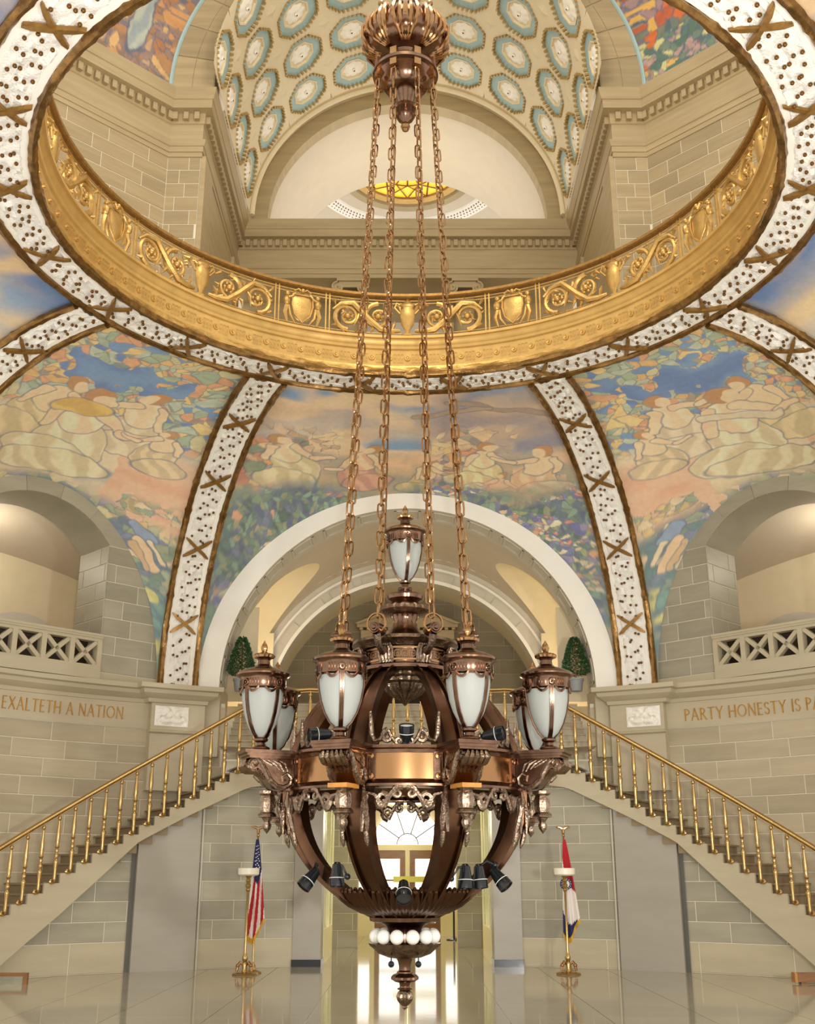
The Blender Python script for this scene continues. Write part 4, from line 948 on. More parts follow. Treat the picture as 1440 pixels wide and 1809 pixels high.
b = MB(); b.grid(lambda u, v: pol(-17 + 34 * u, 8.92, 3.40 + .58 * v), 40, 1); b.grid(lambda u, v: pol(-17 + 34 * u, 8.89 - .0 * v, 3.86 + .12 * v), 40, 1); o = b.build('trim_landing_fascia', 'stone_plain', None, False); o['kind'] = 'structure'
ls = thing('landing_steps', 'straight stone steps rising from the landing behind the level railing', 'steps', (0, 9.75, 3.98))
for k in range(8):
    b = MB(); b.box(-3.75, 3.75, .2 * k, .2 * k + .34, .155 * k - .1, .155 * (k + 1) - .03); b.box(-3.75, 3.75, .2 * k - .03, .2 * k + .34, .155 * (k + 1) - .03, .155 * (k + 1)); b.build('step', 'stone_plain', ls, False)
# ================================================================== INSCRIPTIONS
W_, N_ = .11, .06
def letter(ch):
    S = []
    def st(x0, y0, x1, y1, w_): S.append(('s', x0, y0, x1, y1, w_))
    def arc(cx, cy, rx, ry, a0, a1, w_): S.append(('a', cx, cy, rx, ry, a0, a1, w_))
    if ch == 'E': st(.08, 0, .08, 1, W_); st(.05, .97, .5, .97, N_); st(.05, .03, .5, .03, N_); st(.08, .52, .44, .52, N_); wd = .55
    elif ch == 'X': st(.06, 1, .68, 0, W_); st(.64, 1, .05, 0, N_); wd = .74
    elif ch == 'A': st(.36, 1, .05, 0, N_); st(.36, 1, .70, 0, W_); st(.16, .36, .56, .36, N_); wd = .76
    elif ch == 'L': st(.08, 0, .08, 1, W_); st(.05, .03, .5, .03, N_); wd = .54
    elif ch == 'T': st(.33, 0, .33, 1, W_); st(.0, .97, .66, .97, N_); wd = .67
    elif ch == 'H': st(.08, 0, .08, 1, W_); st(.66, 0, .66, 1, W_); st(.08, .52, .66, .52, N_); wd = .76
    elif ch == 'N': st(.08, 0, .08, 1, N_); st(.08, 1, .68, 0, W_); st(.68, 0, .68, 1, N_); wd = .78
    elif ch == 'I': st(.08, 0, .08, 1, W_); wd = .2
    elif ch == 'O': arc(.44, .5, .4, .47, 0, 2 * PI, .08); wd = .9
    elif ch == 'P': st(.08, 0, .08, 1, W_); arc(.1, .73, .38, .24, -PI / 2, PI / 2, .07); wd = .52
    elif ch == 'R': st(.08, 0, .08, 1, W_); arc(.1, .74, .36, .23, -PI / 2, PI / 2, .07); st(.26, .5, .62, 0, W_); wd = .64
    elif ch == 'Y': st(.34, 0, .34, .5, W_); st(.34, .48, .04, 1, W_); st(.34, .48, .64, 1, N_); wd = .68
    elif ch == 'S': arc(.24, .74, .19, .22, R(20), R(255), .07); arc(.24, .26, .2, .23, R(75), R(-165), .08); wd = .48
    for q in S:
        if q[0] == 's' and abs(q[1] - q[3]) < .5 and abs(q[2] - q[4]) > .4:
            for (x, y) in ((q[1], q[2]), (q[3], q[4])):
                if y in (0, 1): S = S + [('f', x - .07, abs(y - .02), x + .07, abs(y - .02), .035)]
    return S, wd
def inscription(text, name, label, a_start, a_end, zb, hgt):
    t = thing(name, label, 'inscription', group='gilded wall inscriptions'); pos = 0; lay = []
    for ch in text:
        if ch == ' ': pos += .42; continue
        S, wd = letter(ch); lay.append((S, pos)); pos += wd + .14
    tot = pos - .14; k = (a_end - a_start) / tot
    for S, p in lay:
        b = MB()
        def put(x, y, d): return pol(a_start + k * (p + x), 10.345 - d, zb + hgt * y)
        for q in S:
            if q[0] in 'sf':
                _, x0, y0, x1, y1, w_ = q; l = math.hypot(x1 - x0, y1 - y0); nx, ny = -(y1 - y0) / l * w_ / 2, (x1 - x0) / l * w_ / 2
                b.prism([(x0 + nx, y0 + ny), (x0 - nx, y0 - ny), (x1 - nx, y1 - ny), (x1 + nx, y1 + ny)], 0, .014, lambda x, d, y: put(x, y, d))
            else:
                _, cx, cy_, rx, ry, a0, a1, w_ = q; n = 14
                for i in range(n):
                    e0, e1 = a0 + (a1 - a0) * i / n, a0 + (a1 - a0) * (i + 1) / n
                    w0, w1 = w_ * (.6 + .6 * abs(math.cos(e0))), w_ * (.6 + .6 * abs(math.cos(e1)))
                    P = [(cx + (rx + w0 / 2) * math.cos(e0), cy_ + (ry + w0 / 2) * math.sin(e0)), (cx + (rx - w0 / 2) * math.cos(e0), cy_ + (ry - w0 / 2) * math.sin(e0)), (cx + (rx - w1 / 2) * math.cos(e1), cy_ + (ry - w1 / 2) * math.sin(e1)), (cx + (rx + w1 / 2) * math.cos(e1), cy_ + (ry + w1 / 2) * math.sin(e1))]
                    b.prism(P, 0, .014, lambda x, d, y: put(x, y, d))
        b.build('letter', 'letter_gilt', t, False)
inscription('EXALTETH A NATION', 'inscription', 'gilded capitals reading EXALTETH A NATION on the left wall', -46.5, -33.0, 4.56, .235)
inscription('PARTY HONESTY IS PA', 'inscription', 'gilded capitals reading PARTY HONESTY IS PA on the right wall', 32.2, 47.3, 4.53, .235)
# ================================================================== CHANDELIER
CX = -.03
ch = thing('chandelier', 'huge bronze chandelier with frosted urn lanterns hanging on long chains', 'chandelier', (CX, 0, 0))
def lobes(n, amp): return lambda a, r, z: 1 + amp * (abs(math.cos(n * a / 2)) - .5)
A8 = [22.5 + 45 * k for k in range(8)]
def around(name, me, angs, **kw): return [link(name, me, ch, rot=(0, 0, -R(a)), **kw) for a in angs]
# canopy
MB().lathe([(.06, 14.9), (.06, 13.8), (.1, 13.75)], 14).tube([(0, 0, 14.9), (0, 0, 17)], .05, 8).build('canopy_rod', 'bronze_gold', ch)
b = MB(); b.lathe([(.10, 13.80), (.26, 13.82), (.40, 13.74), (.52, 13.62), (.60, 13.44), (.61, 13.32), (.56, 13.20), (.45, 13.12), (.33, 13.10), (.26, 13.06), (.24, 13.0)], 96, mod=lambda a, r, z: 1 + (.09 * (abs(math.cos(4 * a)) - .5) + .025 * math.cos(32 * a)) * min(1, max(0, (r - .28) * 5))); b.build('canopy_bowl', 'bronze', ch)
lb_ = MB()
for k in range(5):
    x = (k - 2) * .045; lb_.tube([(x * .5, .36, 13.10), (x * 1.2, .52, 13.17), (x * 1.9, .615, 13.32), (x * 2, .62, 13.46), (x * 1.6, .55, 13.62), (x, .44, 13.73)], [.016, .03, .038, .036, .028, .014], 6)
lb_.ball((0, .5, 13.74), .05, 8, 5); lm_ = lb_.mesh('bronze_gold'); around('acanthus_leaf', lm_, [45 * k for k in range(8)])
b = MB(); b.lathe([(.24, 13.0), (.28, 12.98), (.28, 12.92), (.40, 12.86), (.47, 12.80), (.48, 12.74), (.42, 12.72), (.36, 12.60), (.30, 12.52), (.24, 12.48), (.16, 12.47), (.15, 12.40), (.12, 12.25), (.13, 12.22), (.17, 12.20), (.15, 12.16), (.10, 12.14), (.12, 12.10), (.14, 12.05), (.11, 11.99), (.05, 11.95), (.03, 11.93)], 40); b.build('canopy_plate', 'bronze', ch)
b = MB(); b.lathe([(.02, 11.94), (.05, 11.92), (.065, 11.87), (.05, 11.82), (.02, 11.79), (.001, 11.78)], 16, mod=lobes(8, .2)); b.build('canopy_finial', 'bronze_gold', ch)
hk = MB(); hk.box(-.05, .05, .36, .46, 12.62, 12.92); hk.tube([(0, .42, 12.66), (0, .46, 12.6), (0, .42, 12.54), (0, .38, 12.6)], .02, 6, True); around('chain_hook', hk.mesh('bronze_gold'), A8)
# chains
LK = MB(); q = []
for i in range(14):
    a = 2 * PI * i / 14; q.append((.036 * math.cos(a), 0, .066 * (1 if math.sin(a) > 0 else -1) * (abs(math.sin(a)) > .01) + .036 * math.sin(a)))
LK.tube(q, .0125, 5, True, ref=(0, 1, 0)); lkm = LK.mesh('bronze_gold')
top, bot = (.43, 12.56), (.83, 4.50); clen = math.hypot(top[0] - bot[0], top[1] - bot[1]); pitch = .172; nl = int(clen / pitch)
tilt = math.atan2(bot[0] - top[0], top[1] - bot[1])
back = MB()
for a in A8:
    for i in range(nl):
        t = (i + .5) / nl; r = top[0] + (bot[0] - top[0]) * t; z = top[1] + (bot[1] - top[1]) * t
        M = Matrix.Rotation(-R(a), 4, 'Z') @ Matrix.Translation((0, r, z)) @ Matrix.Rotation(tilt, 4, 'X') @ Matrix.Rotation(PI / 2 * (i % 2) + .35, 4, 'Z')
        if a in (22.5, 337.5):
            back.add([M @ Vector(v) for v in LK.v], LK.f)
        else:
            o = link('chain_link', lkm, ch); o.matrix_local = M
back.build('rear_chains', 'bronze_gold', ch, kind='stuff')
rg = MB(); rg.tube([(.115 * math.cos(2 * PI * i / 24), .86, 4.42 + .115 * math.sin(2 * PI * i / 24)) for i in range(24)], .014, 6, True); rgm = rg.mesh('bronze_gold'); rings_ = around('chain_ring', rgm, A8)
bs = MB(); bs.lathe([(.001, .12), (.02, .12), (.03, .10), (.045, .10), (.055, .08), (.065, .08), (.07, -.12)], 16, M=Matrix.Translation((0, .84, 4.36)) @ Matrix.Rotation(-PI / 2, 4, 'X')); around('ring_boss', bs.mesh('bronze'), A8)
arm = MB(); arm.tube([(0, .56, 4.2), (0, .68, 4.12), (0, .80, 4.18), (0, .86, 4.3)], [.05, .045, .04, .05], 8); around('ring_arm', arm.mesh('bronze_worn'), A8)
# lantern -------------------------------------------------------------
gp = [(.055, .15), (.11, .20), (.165, .30), (.205, .42), (.232, .56), (.243, .70), (.243, .76)]
lan_glass = MB().lathe(gp, 28).mesh('frosted_glass')
lan_foot = MB().lathe([(.10, 0), (.11, .02), (.10, .04), (.05, .06), (.045, .09), (.08, .11), (.085, .13), (.05, .15), (.03, .16)], 20).mesh('bronze')
lan_band = MB().lathe([(.246, .68), (.262, .70), (.262, .80), (.285, .83), (.31, .845), (.315, .865), (.28, .89), (.2, .925), (.11, .95), (.075, .98), (.07, 1.03), (.085, 1.05)], 32).mesh('bronze')
b = MB(); b.lathe([(.07, 1.05), (.115, 1.06), (.125, 1.085), (.10, 1.105), (.05, 1.115), (.03, 1.13)], 32, mod=lobes(16, .12)); b.lathe([(.02, 1.12), (.035, 1.15), (.042, 1.18), (.03, 1.215), (.012, 1.245), (.001, 1.27)], 12, mod=lobes(8, .2)); lan_fin = b.mesh('bronze_gold')
b = MB()
for dx in (-.017, 0, .017): b.tube([(dx, r + .008, z) for r, z in [(.06, .145)] + gp[1:]], .009, 5)
b.tube([(.035 * math.cos(i * PI / 5), .268, .75 + .035 * math.sin(i * PI / 5)) for i in range(10)], .009, 5, True); b.ball((0, .266, .75), .018, 6, 4); lan_rib = b.mesh('bronze')
b = MB()
for k in range(8):
    a0 = R(45 * k + 8); a1 = R(45 * k + 37)
    for (dr, dz) in ((.27, .0), (.268, -.012)): b.tube([(dr * math.sin(a0 + (a1 - a0) * t), dr * math.cos(a0 + (a1 - a0) * t), .70 + dz - .05 * math.sin(PI * t)) for t in np.linspace(0, 1, 8)], .01, 5)
    for j in range(4):
        a = a0 + (a1 - a0) * (j + .5) / 4; b.box(-.009, .009, .258, .27, .715, .79, Matrix.Rotation(-a, 4, 'Z'))
lan_swag = b.mesh('bronze')
def lantern(loc, rz):
    g = link('lantern', lan_band, ch, loc, (0, 0, rz))
    for nm_, me in (('glass', lan_glass), ('foot', lan_foot), ('finial', lan_fin), ('swags', lan_swag)): link(nm_, me, g)
    for k in range(4): link('lantern_rib', lan_rib, g, rot=(0, 0, R(90 * k)))
    return g
for a in A8: lantern(pol(a, 1.77, 2.97), -R(a) + R(28))
lantern((0, 0, 5.0), R(180 + 12)).scale = (.86, .86, .89)
# stem and crown
b = MB(); b.lathe([(.07, 5.0), (.10, 4.99), (.13, 4.97), (.2, 4.95), (.235, 4.92), (.225, 4.88), (.17, 4.85), (.15, 4.82), (.17, 4.80)], 32); b.build('stem_knop', 'bronze', ch)
b = MB(); b.lathe([(.17, 4.80), (.27, 4.80), (.31, 4.77), (.32, 4.73), (.29, 4.70), (.18, 4.68)], 96, mod=lobes(40, .05)); b.build('gadroon_disc', 'bronze_worn', ch)
b = MB(); b.lathe([(.18, 4.69), (.16, 4.66), (.15, 4.6), (.17, 4.52), (.21, 4.46), (.27, 4.42), (.29, 4.40), (.30, 4.34), (.27, 4.33)], 40); b.build('stem', 'bronze', ch)
b = MB(); b.lathe([(.27, 4.36), (.56, 4.35), (.63, 4.33), (.64, 4.29), (.58, 4.26), (.55, 4.22), (.53, 4.215)], 64, mod=lambda a, r, z: 1 + .02 * math.cos(64 * a) * (r > .5)); b.build('crown_cornice', 'bronze_worn', ch)
b = MB(); b.lathe([(.52, 4.22), (.52, 4.02), (.56, 4.0), (.56, 3.96), (.44, 3.93), (.30, 3.93)], 64); b.build('crown_drum', 'bronze', ch)
kb = MB()
def key(b, x, z, s):
    for (x0, x1, z0, z1) in ((-.5, .5, .42, .5), (-.5, -.42, -.5, .5), (-.5, .2, -.5, -.42), (.12, .2, -.5, .12), (-.2, .2, .04, .12), (-.2, -.12, -.2, .12), (.35, .5, -.5, -.42), (.42, .5, -.5, .5)):
        b.grid(lambda u, v: ((x + s * (x0 + (x1 - x0) * u)), math.sqrt(max(.01, .53 ** 2 - (x + s * x0) ** 2)) + .004, z + s * (z0 + (z1 - z0) * v)), 1, 1)
for i in (-1, 0, 1): key(kb, i * .085, 4.12, .075)
kb.box(-.15, .15, .49, .535, 4.18, 4.2); kb.box(-.15, .15, .49, .535, 4.04, 4.06)
around('key_panel', kb.mesh('bronze_gold', False), [45 * k for k in range(8)])
cb = MB()
for k in range(5):
    x = (k - 2) * .03; cb.tube([(x * .7, .50, 3.98), (x * 1.2, .57, 4.02), (x * 1.4, .60, 4.10), (x * 1.3, .60, 4.17), (x, .62, 4.22), (x * .8, .66, 4.21)], [.012, .022, .024, .022, .02, .01], 6)
around('crown_leaf', cb.mesh('bronze_worn'), A8)
b = MB(); b.lathe([(.42, 3.95), (.40, 3.90), (.34, 3.88), (.33, 3.84), (.27, 3.82), (.25, 3.78), (.18, 3.70), (.08, 3.64), (.03, 3.60), (.001, 3.57)], 72, mod=lambda a, r, z: 1 + .10 * (abs(math.cos(6 * a)) - .5) + .03 * math.cos(36 * a)); b.build('crown_pendant', 'bronze_worn', ch)
# upper cage ribs, lower basket ribs
def ribmesh(pts, w0, w1, t, m):
    b = MB(); P = [Vector((0, r, z)) for r, z in pts]; n = len(P); k = 8; vs = []
    for i in range(n):
        d = (P[min(i + 1, n - 1)] - P[max(i - 1, 0)]).normalized(); nn = Vector((0, d.z, -d.y)); w_ = w0 + (w1 - w0) * i / (n - 1)
        if nn.y < 0: nn = -nn
        for (x, e) in ((-1, 0), (-1, t), (-.72, t), (-.6, t * .6), (.6, t * .6), (.72, t), (1, t), (1, 0)): vs.append(P[i] + Vector((x * w_, 0, 0)) + nn * (e - t))
    fs = [(i * k + j, i * k + (j + 1) % k, (i + 1) * k + (j + 1) % k, (i + 1) * k + j) for i in range(n - 1) for j in range(k)]
    b.add(vs, fs); return b.mesh(m, True, 30)
def bez(p0, p1, p2, p3, n=16):
    o = []
    for i in range(n + 1):
        t = i / n; s = 1 - t; o.append(tuple(s ** 3 * a + 3 * s * s * t * b_ + 3 * s * t * t * c + t ** 3 * d for a, b_, c, d in zip(p0, p1, p2, p3)))
    return o
around('upper_rib', ribmesh(bez((.50, 4.0), (.86, 3.86), (1.28, 3.45), (1.38, 2.94)), .085, .13, .11, 'bronze_dark'), A8)
around('lower_rib', ribmesh(bez((1.46, 2.54), (1.46, 1.92), (1.02, 1.46), (.40, 1.18), 22), .15, .085, .11, 'bronze_dark'), A8)
# drum
b = MB(); b.lathe([(1.34, 2.96), (1.47, 2.96), (1.475, 2.93), (1.43, 2.915), (1.41, 2.88)], 96); b.build('drum_cornice', 'bronze', ch)
b = MB(); b.lathe([(1.40, 2.885), (1.40, 2.60)], 96); b.build('drum_band', 'copper', ch)
b = MB(); b.lathe([(1.40, 2.61), (1.42, 2.60), (1.44, 2.575), (1.46, 2.56), (1.46, 2.535), (1.36, 2.52), (1.30, 2.52)], 96); b.build('drum_moulding', 'bronze', ch)
b = MB(); b.box(-.045, .045, 1.39, 1.415, 2.60, 2.89); dpm = b.mesh('bronze', False)
b = MB(); b.lathe([(.001, .02), (.03, .015), (.035, 0)], 10, M=Matrix.Translation((0, 1.415, 0)) @ Matrix.Rotation(-PI / 2, 4, 'X')); dbm = b.mesh('bronze_gold')
for k in range(8):
    for sx in (-1, 1):
        q = link('drum_post', dpm, ch, rot=(0, 0, -R(45 * k + sx * 14.5)))
        for z in (2.64, 2.85): link('stud', dbm, q, (0, 0, z))
# consoles
b = MB(); fx = lambda p, q, z: (q, p, z)
b.box(-.23, .23, 1.34, 2.0, 2.93, 2.965).box(-.21, .21, 1.34, 1.97, 2.90, 2.93).box(-.19, .19, 1.34, 1.94, 2.875, 2.90)
body = [(1.38, 2.88), (1.88, 2.88), (1.93, 2.85), (1.945, 2.81), (1.92, 2.77), (1.87, 2.755), (1.83, 2.77), (1.79, 2.75), (1.75, 2.69), (1.70, 2.62), (1.63, 2.56), (1.54, 2.535), (1.38, 2.53)]
b.prism(body, -.14, .14, fx); cons = b.mesh('bronze', True, 30)
b = MB()
for q in (-1, 1):
    x = q * .145
    b.tube([(x, 1.875 + (.062 - .005 * i) * math.cos(i * .62), 2.815 + (.062 - .005 * i) * math.sin(i * .62)) for i in range(12)], .018, 6)
    b.tube([(x, 1.86, 2.878), (x, 1.80, 2.84), (x, 1.74, 2.74), (x, 1.68, 2.63), (x, 1.60, 2.57), (x, 1.52, 2.56), (x, 1.45, 2.6), (x, 1.44, 2.67), (x, 1.49, 2.72), (x, 1.54, 2.69), (x, 1.53, 2.64), (x, 1.50, 2.65)], [.015, .03, .034, .036, .034, .032, .028, .024, .02, .018, .015, .012], 7)
    for k in range(4): b.tube([(x, 1.48 + .05 * k, 2.72 + .02 * k), (x, 1.52 + .06 * k, 2.82), (x, 1.60 + .06 * k, 2.86)], [.008, .018, .006], 5)
scr = b.mesh('bronze_worn')
b = MB()
for k in range(5):
    x = (k - 2) * .05; b.tube([(x * .8, 1.72, 2.66), (x, 1.80, 2.74), (x * 1.15, 1.90, 2.75), (x * 1.2, 1.96, 2.80), (x, 1.95, 2.86)], [.012, .028, .036, .034, .014], 6)
clf = b.mesh('bronze_worn')
b = MB(); b.lathe([(.02, 2.53), (.10, 2.53), (.10, 2.50), (.07, 2.48), (.085, 2.44), (.09, 2.36), (.075, 2.30), (.10, 2.28), (.11, 2.25), (.06, 2.24), (.035, 2.20), (.05, 2.16), (.04, 2.12), (.015, 2.09), (.001, 2.07)], 16, (0, 1.66, 0), mod=lobes(8, .12)); drop = b.mesh('bronze_worn')
for a in A8:
    c_ = link('console', cons, ch, rot=(0, 0, -R(a))); link('console_scroll', scr, c_); link('console_leaf', clf, c_); link('console_drop', drop, c_)
ab = MB().box(-.11, .11, 1.52, 1.82, 2.50, 2.545).mesh('amber_block', False)
for a in (157.5, 202.5): link('amber_block', ab, ch, rot=(0, 0, -R(a)), label='small amber wooden block under the console')
# leafy caps on the ribs and scrollwork between them
for q in (-1, 1):
    b = MB()
    for k in range(3): b.tube([(q * (.14 + .01 * k), 1.47 - .01 * k, 2.52 - .1 * k), (q * .16, 1.49 - .03 * k, 2.40 - .1 * k), (q * .14, 1.45 - .04 * k, 2.27 - .12 * k)], [.015, .034, .012], 6)
    b.tube([(q * .14, 1.40, 2.08), (q * .14, 1.375, 1.99), (q * .14, 1.35, 1.92)], [.025, .03, .008], 7)
    around('rib_leaf', b.mesh('bronze_worn'), A8)
def bend_r(b, r): b.v = [(lambda p: (p[0], p[1], z))(pol(math.degrees(x / r), r - y, z)) for x, y, z in b.v]; return b
def scrollpair(z0, s, up, r):
    b = MB()
    for q in (-1, 1):
        f = lambda x, z: (q * x * s, 0, z0 + up * z * s)
        big = [f(.22 + (.085 - .006 * i) * math.cos(PI / 2 - i * .6), .12 + (.085 - .006 * i) * math.sin(PI / 2 - i * .6)) for i in range(13)]
        b.tube(big, [.034 * s - .0015 * i * s for i in range(13)], 7, flat=1.3)
        sml = [f(.07 + (.06 - .005 * i) * math.cos(-PI / 2 + i * .65), .06 + (.06 - .005 * i) * math.sin(-PI / 2 + i * .65)) for i in range(11)]
        b.tube(sml, [.028 * s - .0015 * i * s for i in range(11)], 7, flat=1.3)
        b.tube([f(.12, .04), f(.17, .1), f(.22, .205)], .03 * s, 7)
        b.tube([f(.22, .205), f(.32, .08), f(.40, .06), f(.44, .16), f(.45, .30), f(.46, .45)], [.03 * s, .034 * s, .034 * s, .034 * s, .03 * s, .016 * s], 7)
        b.tube([f(.02, .0), f(.06, .0), f(.1, .02)], .028 * s, 7)
    return bend_r(b, r)
around('scrollwork_lower', scrollpair(2.52, 1.0, -1, 1.44).mesh('bronze_worn'), [45 * k for k in range(8)])
around('scrollwork_upper', scrollpair(2.96, .82, 1, 1.34).mesh('bronze_worn'), [45 * k for k in range(8)])
# basket bottom
b = MB(); b.lathe([(.36, 1.19), (.50, 1.22), (.64, 1.29), (.75, 1.38), (.80, 1.46), (.78, 1.47), (.70, 1.39), (.55, 1.30)], 256, mod=lambda a, r, z: 1 + .03 * math.cos(64 * a) * min(1, r)); b.build('fluted_basin', 'bronze_dark', ch)
b = MB()
for i in range(64): a = 360 * (i + .5) / 64; b.ball(pol(a, .80, 1.47), .03, 6, 4)
b.build('basin_beading', 'bronze', ch)
b = MB(); b.lathe([(.32, 1.22), (.37, 1.21), (.40, 1.18), (.39, 1.14), (.33, 1.12), (.27, 1.115), (.22, 1.09), (.19, 1.05), (.185, 1.0), (.2, .92), (.3, .90)], 64, mod=lambda a, r, z: 1 + .015 * math.cos(32 * a) * (r > .35)); b.build('collar', 'bronze', ch)
bulb = MB().ball((0, .335, .98), .08, 16, 10).mesh('bulb_glass'); sk = MB().lathe([(.03, .88), (.035, .90), (.03, .91)], 8, (0, .335, 0)).mesh('bronze')
for k in range(12): q = link('bulb', bulb, ch, rot=(0, 0, -R(15 + 30 * k))); link('socket', sk, q)
b = MB(); b.lathe([(.27, .905), (.36, .90), (.40, .905), (.385, .88), (.335, .84), (.28, .79), (.19, .755), (.09, .74)], 96, mod=lambda a, r, z: 1 + (.05 * (abs(math.cos(6 * a)) - .5) + .015 * math.cos(48 * a)) * (r > .2)); b.build('acanthus_cup', 'bronze_worn', ch)
b = MB(); b.lathe([(.10, .75), (.078, .71), (.066, .66), (.066, .62), (.09, .605), (.09, .59), (.125, .575), (.148, .55), (.148, .525), (.11, .50), (.065, .49), (.052, .455), (.058, .44), (.085, .432), (.08, .42), (.05, .415)], 40, mod=lambda a, r, z: 1 + .05 * math.cos(16 * a) * (r > .12)); b.build('lower_stem', 'bronze', ch)
b = MB(); b.lathe([(.045, .42), (.075, .39), (.09, .35), (.08, .31), (.05, .27), (.025, .25), (.032, .235), (.001, .21)], 40, mod=lobes(10, .22)); b.build('lower_finial', 'bronze_worn', ch)
for a in (150, 210):
    b = MB(); p = pol(a, .3, .70); b.tube([pol(a, .3, .80), p], .008, 5); b.ball(p, .035, 8, 6); b.build('cord_weight', 'black_metal', ch)
# floodlights clamped to the chandelier -----------------------------------
def floodlight(loc, d, label, anchor, lens='dark_lens'):
    d = Vector(d).normalized(); t = thing('floodlight', label, 'floodlight', (loc[0] + CX, loc[1], loc[2]), group='black floodlights on the chandelier')
    M = d.to_track_quat('Z', 'Y').to_matrix().to_4x4() @ Matrix.Scale(.88, 4)
    b = MB(); b.lathe([(.001, -.15), (.035, -.15), (.045, -.13), (.06, -.12), (.075, -.02), (.09, .05), (.095, .10), (.095, .14), (.085, .14)], 20, M=M); b.build('housing', 'black_metal', t)
    b = MB(); b.lathe([(.096, .035), (.099, .04), (.096, .045)], 20, M=M); b.build('trim_ring', 'lens', t)
    b = MB(); b.lathe([(.088, .125), (.001, .115)], 20, M=M); b.build('lens', lens, t)
    b = MB(); a = Vector(anchor) - Vector(loc); bk = M @ Vector((0, 0, -.12)); b.tube([bk, (bk + a) / 2 + Vector((0, 0, .05)), a], .014, 6); b.ball(a, .035, 8, 5); b.build('clamp_arm', 'black_metal', t)
floodlight((-1.04, -.62, 1.60), (-.6, -.35, -.75), 'black floodlight tipped outward at the lower left rim of the basket', (-.98, -.5, 1.74))
floodlight((-.74, -.70, 1.64), (0, -.1, -1), 'black floodlight hanging upright inside the left of the basket', (-.62, -.82, 1.62))
floodlight((-.01, -1.0, 1.48), (.02, -.72, -.7), 'black floodlight pointing forward at the centre of the basket', (0, -.75, 1.42))
floodlight((.66, -.75, 1.62), (0, -.1, -1), 'inner of two black floodlights hanging in the right of the basket', (.5, -.88, 1.6))
floodlight((.82, -.66, 1.62), (.08, -.1, -1), 'outer of two black floodlights hanging in the right of the basket', (1.0, -.55, 1.74))
floodlight((1.04, -.62, 1.60), (.6, -.35, -.75), 'black floodlight tipped outward at the lower right rim of the basket', (.98, -.5, 1.74))
floodlight((-.93, -1.12, 3.10), (-.9, -.35, -.1), 'black floodlight on the drum behind the front left lantern', (-.8, -1.1, 2.98))
floodlight((.97, -1.12, 3.10), (.9, -.35, .15), 'black floodlight on the drum behind the front right lantern', (.85, -1.1, 2.98))
floodlight((.02, -1.32, 3.06), (0, -.35, .9), 'black floodlight aimed upward at the centre of the drum', (0, -1.36, 2.97), 'lens')
# ================================================================== FLAGS, TORCHIERES, PLANTS, SMALL THINGS
def torchiere(x, y, label):
    t = thing('torchiere', label, 'floor lamp', (x, y, 0), group='brass torchieres')
    b = MB(); b.lathe([(.001, .0), (.21, .0), (.215, .02), (.19, .035), (.06, .05), (.04, .09), (.05, .16), (.035, .2)], 28); b.build('base', 'brass', t)
    for k in range(3):
        a = 120 * k; b = MB(); b.tube([pol(a, .03, .16), pol(a, .09, .2), pol(a, .13, .15), pol(a, .15, .06)], [.02, .03, .028, .02], 7); b.ball(pol(a, .13, .15), .035, 8, 5); b.build('foot', 'bronze_gold', t)
    b = MB(); b.lathe([(.03, .2), (.045, .24), (.05, .28), (.03, .32), (.022, .36), (.02, 1.34), (.03, 1.36), (.04, 1.38), (.03, 1.4), (.045, 1.43), (.05, 1.46), (.03, 1.49), (.045, 1.53), (.03, 1.57), (.05, 1.60), (.07, 1.62)], 16); b.build('column', 'brass', t)
    b = MB(); b.lathe([(.001, 1.615), (.15, 1.615), (.185, 1.64), (.19, 1.74), (.18, 1.745), (.16, 1.66), (.001, 1.65)], 32); b.build('bowl', 'bowl_white', t)
    return t
torchiere(-2.80, 7.1, 'brass floor torchiere with white bowl beside the striped flag'); torchiere(2.78, 7.2, 'brass floor torchiere with white bowl beside the red and white flag')
